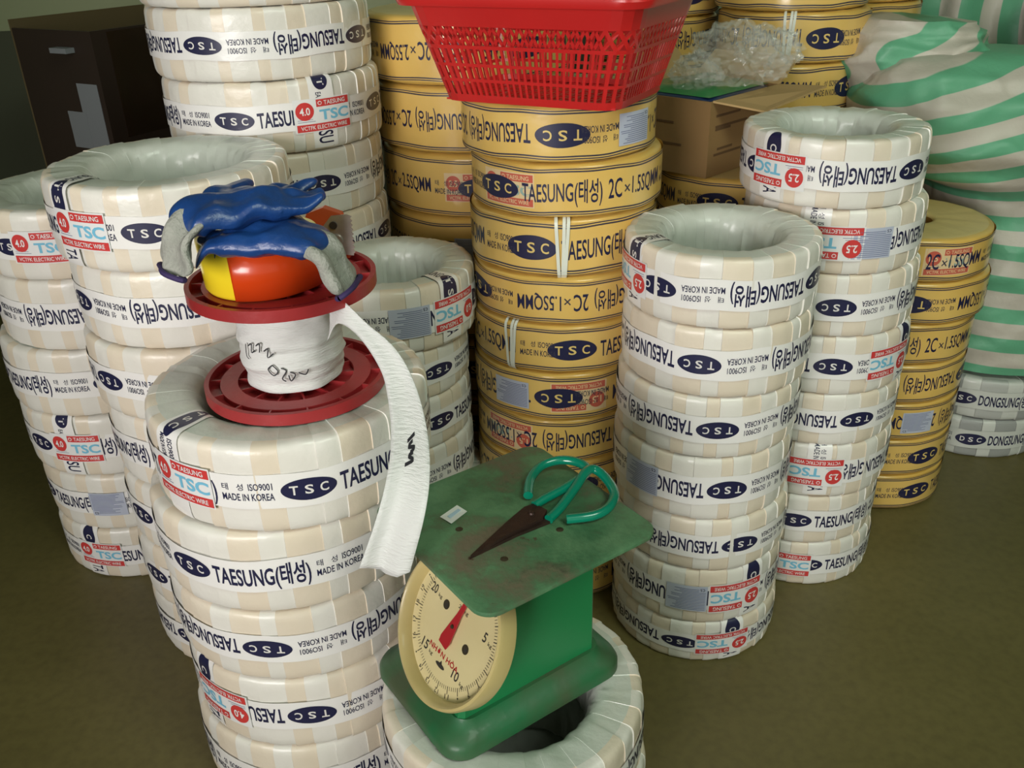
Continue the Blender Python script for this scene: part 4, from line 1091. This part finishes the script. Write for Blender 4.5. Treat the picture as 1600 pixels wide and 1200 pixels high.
# ------------------------------------------------------------------ striped sacks
def stripe_mat(name, green, pale, n_bump=0.4):
    m = bpy.data.materials.new(name); m.use_nodes = True; nt = m.node_tree; b = nt.nodes['Principled BSDF']
    at = nt.nodes.new('ShaderNodeAttribute'); at.attribute_name = 'stripe'
    fr = nt.nodes.new('ShaderNodeMath'); fr.operation = 'FRACT'; nt.links.new(at.outputs['Fac'], fr.inputs[0])
    r = nt.nodes.new('ShaderNodeValToRGB'); e = r.color_ramp.elements
    e[0].position = 0.0; e[0].color = lin(green); e[1].position = 0.485; e[1].color = lin(pale)
    k = r.color_ramp.elements.new(0.465); k.color = lin(green); k = r.color_ramp.elements.new(0.985); k.color = lin(pale); k = r.color_ramp.elements.new(1.0); k.color = lin(green)
    nt.links.new(fr.outputs[0], r.inputs['Fac']); nt.links.new(r.outputs[0], b.inputs['Base Color'])
    b.inputs['Roughness'].default_value = 0.5; b.inputs['Coat Weight'].default_value = 0.12; b.inputs['Coat Roughness'].default_value = 0.35
    tc = nt.nodes.new('ShaderNodeTexCoord'); n = nt.nodes.new('ShaderNodeTexNoise'); n.inputs['Scale'].default_value = 22; n.inputs['Detail'].default_value = 7
    nt.links.new(tc.outputs['Object'], n.inputs['Vector'])
    bp = nt.nodes.new('ShaderNodeBump'); bp.inputs['Strength'].default_value = n_bump; bp.inputs['Distance'].default_value = 0.012
    nt.links.new(n.outputs['Fac'], bp.inputs['Height']); nt.links.new(bp.outputs[0], b.inputs['Normal'])
    return m
M_SACK = stripe_mat('sack_striped', (98, 168, 132), (192, 186, 174))
M_BEIGE = mat('sack_beige', (188, 178, 156), 0.7, bump=0.5, bscale=30)
def lerp_tab(T, z):
    for a, c in zip(T, T[1:]):
        if z <= c[0]:
            f = (z - a[0]) / max(1e-9, c[0] - a[0]); f = f * f * (3 - 2 * f)
            return [x + (y - x) * f for x, y in zip(a[1:], c[1:])]
    return list(T[-1][1:])
def crease(p, seed):
    q = 0
    for fr, am in ((2.2, 0.020), (5.0, 0.020), (11.0, 0.011), (23.0, 0.004)): q += am * (1 - 2.2 * abs(noise.noise(Vector(p) * fr + Vector((seed * 5.3, seed, fr)))))
    return q
def sack_mesh(name, parent, T, zs, seed, stripe, m, fold=1.0, nu=110, expo=2.6, cap=True):
    """T rows: z, centre x, centre y, half width, half depth"""
    V = []; S = []; F = []
    for z in zs:
        cx, cy, hx, hy = lerp_tab(T, z)
        for k in range(nu):
            a = 2 * pi * k / nu; c, s = cos(a), sin(a)
            x = cx + hx * math.copysign(abs(c) ** (2 / expo), c); y = cy + hy * math.copysign(abs(s) ** (2 / expo), s)
            q = crease((x, y, z * 0.9), seed) * fold
            p = Vector((x + q * c, y + q * s, z + 0.4 * q))
            V.append(p); S.append(stripe(x, y, z, a))
    for i in range(len(zs) - 1):
        for k in range(nu): F.append((i * nu + k, i * nu + (k + 1) % nu, (i + 1) * nu + (k + 1) % nu, (i + 1) * nu + k))
    if cap:
        F.append(tuple(range(nu - 1, -1, -1))); F.append(tuple((len(zs) - 1) * nu + k for k in range(nu)))
    b = MB(); b.add(V, F, m); o = b.obj(name, parent, angle=70)
    at = o.data.attributes.new('stripe', 'FLOAT', 'POINT'); at.data.foreach_set('value', S)
    return o
def ss(a, c, x):
    t = min(1, max(0, (x - a) / (c - a))); return t * t * (3 - 2 * t)
sack = thing('striped_sack', 'green and white striped woven sack standing on the grey coils', 'sack', (0, 0, 0))
T1 = [(0.170, 1.190, 2.060, 0.185, 0.195), (0.200, 1.195, 2.060, 0.205, 0.215), (0.320, 1.210, 2.060, 0.225, 0.215), (0.480, 1.225, 2.055, 0.220, 0.205), (0.60, 1.215, 2.045, 0.230, 0.200), (0.66, 1.165, 2.020, 0.295, 0.200), (0.72, 1.130, 2.000, 0.330, 0.200), (0.80, 1.095, 1.995, 0.315, 0.180), (0.845, 1.06, 2.00, 0.255, 0.140), (0.875, 1.02, 2.00, 0.16, 0.09), (0.888, 1.00, 2.00, 0.06, 0.04)]
zs = [0.205 + (0.888 - 0.205) * (i / 90) for i in range(91)]
P1 = 0.070
def st1(x, y, z, a):
    k = 0.34 * ss(0.45, 0.72, z)
    return (z - k * (x - 1.10) - 0.004 * sin(x * 9)) / P1 + 0.25
sack_mesh('sack_body', sack, T1, zs, 2, st1, M_SACK, 0.85, 150)
T2 = [(0.76, 0.975, 2.085, 0.140, 0.060), (0.83, 0.970, 2.085, 0.155, 0.072), (0.875, 0.955, 2.080, 0.140, 0.060), (0.905, 0.935, 2.080, 0.100, 0.035), (0.922, 0.915, 2.080, 0.04, 0.012)]
def st2(x, y, z, a): return (x - 0.35 * (z - 0.85)) / 0.078 + 0.25 * sin(z * 40 + x * 20)
o = sack_mesh('sack_mouth', sack, T2, [0.76 + 0.162 * i / 50 for i in range(51)], 7, st2, M_SACK, 1.9, 150, 2.2)
tag(o, 'gathered mouth of the sack, folded over')
sack2 = thing('striped_sack', 'green and white striped woven sack hanging in folds at the back right corner', 'sack', (0, 0, 0))
T3 = [(0.0, 1.47, 2.73, 0.30, 0.17), (0.3, 1.47, 2.73, 0.33, 0.19), (0.8, 1.46, 2.73, 0.335, 0.19), (1.05, 1.45, 2.73, 0.315, 0.18), (1.25, 1.44, 2.73, 0.26, 0.15), (1.36, 1.43, 2.73, 0.10, 0.08)]
def st3(x, y, z, a): return (x + 0.03 * sin(z * 9) + 0.06 * (z - 0.9)) / 0.085 + 0.2
zs3 = [0.0 + 1.36 * i / 80 for i in range(81)]
def fold_sack():
    V = []; S = []; F = []; nu = 160
    for z in zs3:
        cx, cy, hx, hy = lerp_tab(T3, z)
        for k in range(nu):
            a = 2 * pi * k / nu; c, s = cos(a), sin(a)
            x = cx + hx * math.copysign(abs(c) ** 0.8, c); y = cy + hy * math.copysign(abs(s) ** 0.8, s)
            q = 0.022 * sin(a * 13 + 1.2 * sin(z * 4)) * ss(0, 0.5, z) + crease((x, y, z * 0.5), 5) * 0.9
            V.append((x + q * c, y + q * s, z)); S.append(st3(x, y, z, a))
    for i in range(len(zs3) - 1):
        for k in range(nu): F.append((i * nu + k, i * nu + (k + 1) % nu, (i + 1) * nu + (k + 1) % nu, (i + 1) * nu + k))
    F.append(tuple(range(nu - 1, -1, -1))); F.append(tuple((len(zs3) - 1) * nu + k for k in range(nu)))
    b = MB(); b.add(V, F, M_SACK); o = b.obj('sack_body', sack2, angle=70)
    at = o.data.attributes.new('stripe', 'FLOAT', 'POINT'); at.data.foreach_set('value', S)
fold_sack()
beige = thing('beige_sack', 'plain beige sack at the far right edge in front of the hanging striped sack', 'sack', (0, 0, 0))
sack_mesh('sack_body', beige, [(0.0, 1.62, 2.375, 0.25, 0.06), (0.4, 1.62, 2.375, 0.27, 0.07), (0.80, 1.61, 2.375, 0.28, 0.07), (0.95, 1.59, 2.375, 0.28, 0.065), (1.03, 1.58, 2.375, 0.20, 0.05), (1.06, 1.57, 2.375, 0.06, 0.03)], [1.06 * i / 60 for i in range(61)], 9, lambda x, y, z, a: 0.0, M_BEIGE, 1.0)

# ------------------------------------------------------------------ dark carton at the back left
M_CART = mat('carton_dark', (44, 28, 20), 0.6, coat=0.12, coat_rough=0.3, vary=0.4, vscale=5, col2=(36, 24, 18))
M_CARTI = mat('carton_inside', (92, 78, 50), 0.8)
M_TP = mat('packing_tape_clear', (42, 30, 22), 0.15, coat=0.8, coat_rough=0.08)
M_GREYL = mat('paper_grey', (120, 124, 128), 0.7)
carton = thing('large_carton', 'tall dark brown carton with open top against the back wall', 'carton', (-0.972, 2.30, 0.0), radians(60))
CW, CD, CH, T = 0.42, 0.30, 0.957, 0.006
b = MB()
b.box((CW / 2, T / 2, CH / 2), (CW, T, CH), M_CART); b.box((CW / 2, CD - T / 2, (CH + 0.02) / 2), (CW, T, CH + 0.02), M_CARTI)
b.box((T / 2, CD / 2, CH / 2), (T, CD - 2 * T, CH), M_CART); b.box((CW - T / 2, CD / 2, CH / 2), (T, CD - 2 * T, CH), M_CART)
b.box((CW / 2, CD / 2, T / 2), (CW - 2 * T, CD - 2 * T, T), M_CARTI)
b.box((CW / 2, CD / 2, CH - 0.05), (CW - 2 * T, CD - 2 * T, 0.004), M_CARTI)
b.obj('carton_body', carton, smooth=False)
b = MB(); b.box((-0.0006, 0.055, 0.755), (0.0012, 0.075, 0.16), M_GREYL, Matrix.Rotation(0.0, 3, 'X')); b.box((-0.0008, 0.115, 0.72), (0.0014, 0.07, 0.09), M_GREYL)
tag(b.obj('paper_label', carton, smooth=False), 'grey paper stuck to the carton')
b = MB(); b.box((0.11, -0.0006, CH - 0.13), (0.13, 0.0012, 0.25), M_TP); b.obj('packing_tape', carton, smooth=False)
b = MB(); b.box((0.02, 0.10, CH - 0.044), (0.09, 0.06, 0.012), M_GREYL); tag(b.obj('paper_sheet', carton, smooth=False), 'grey paper inside the open top')
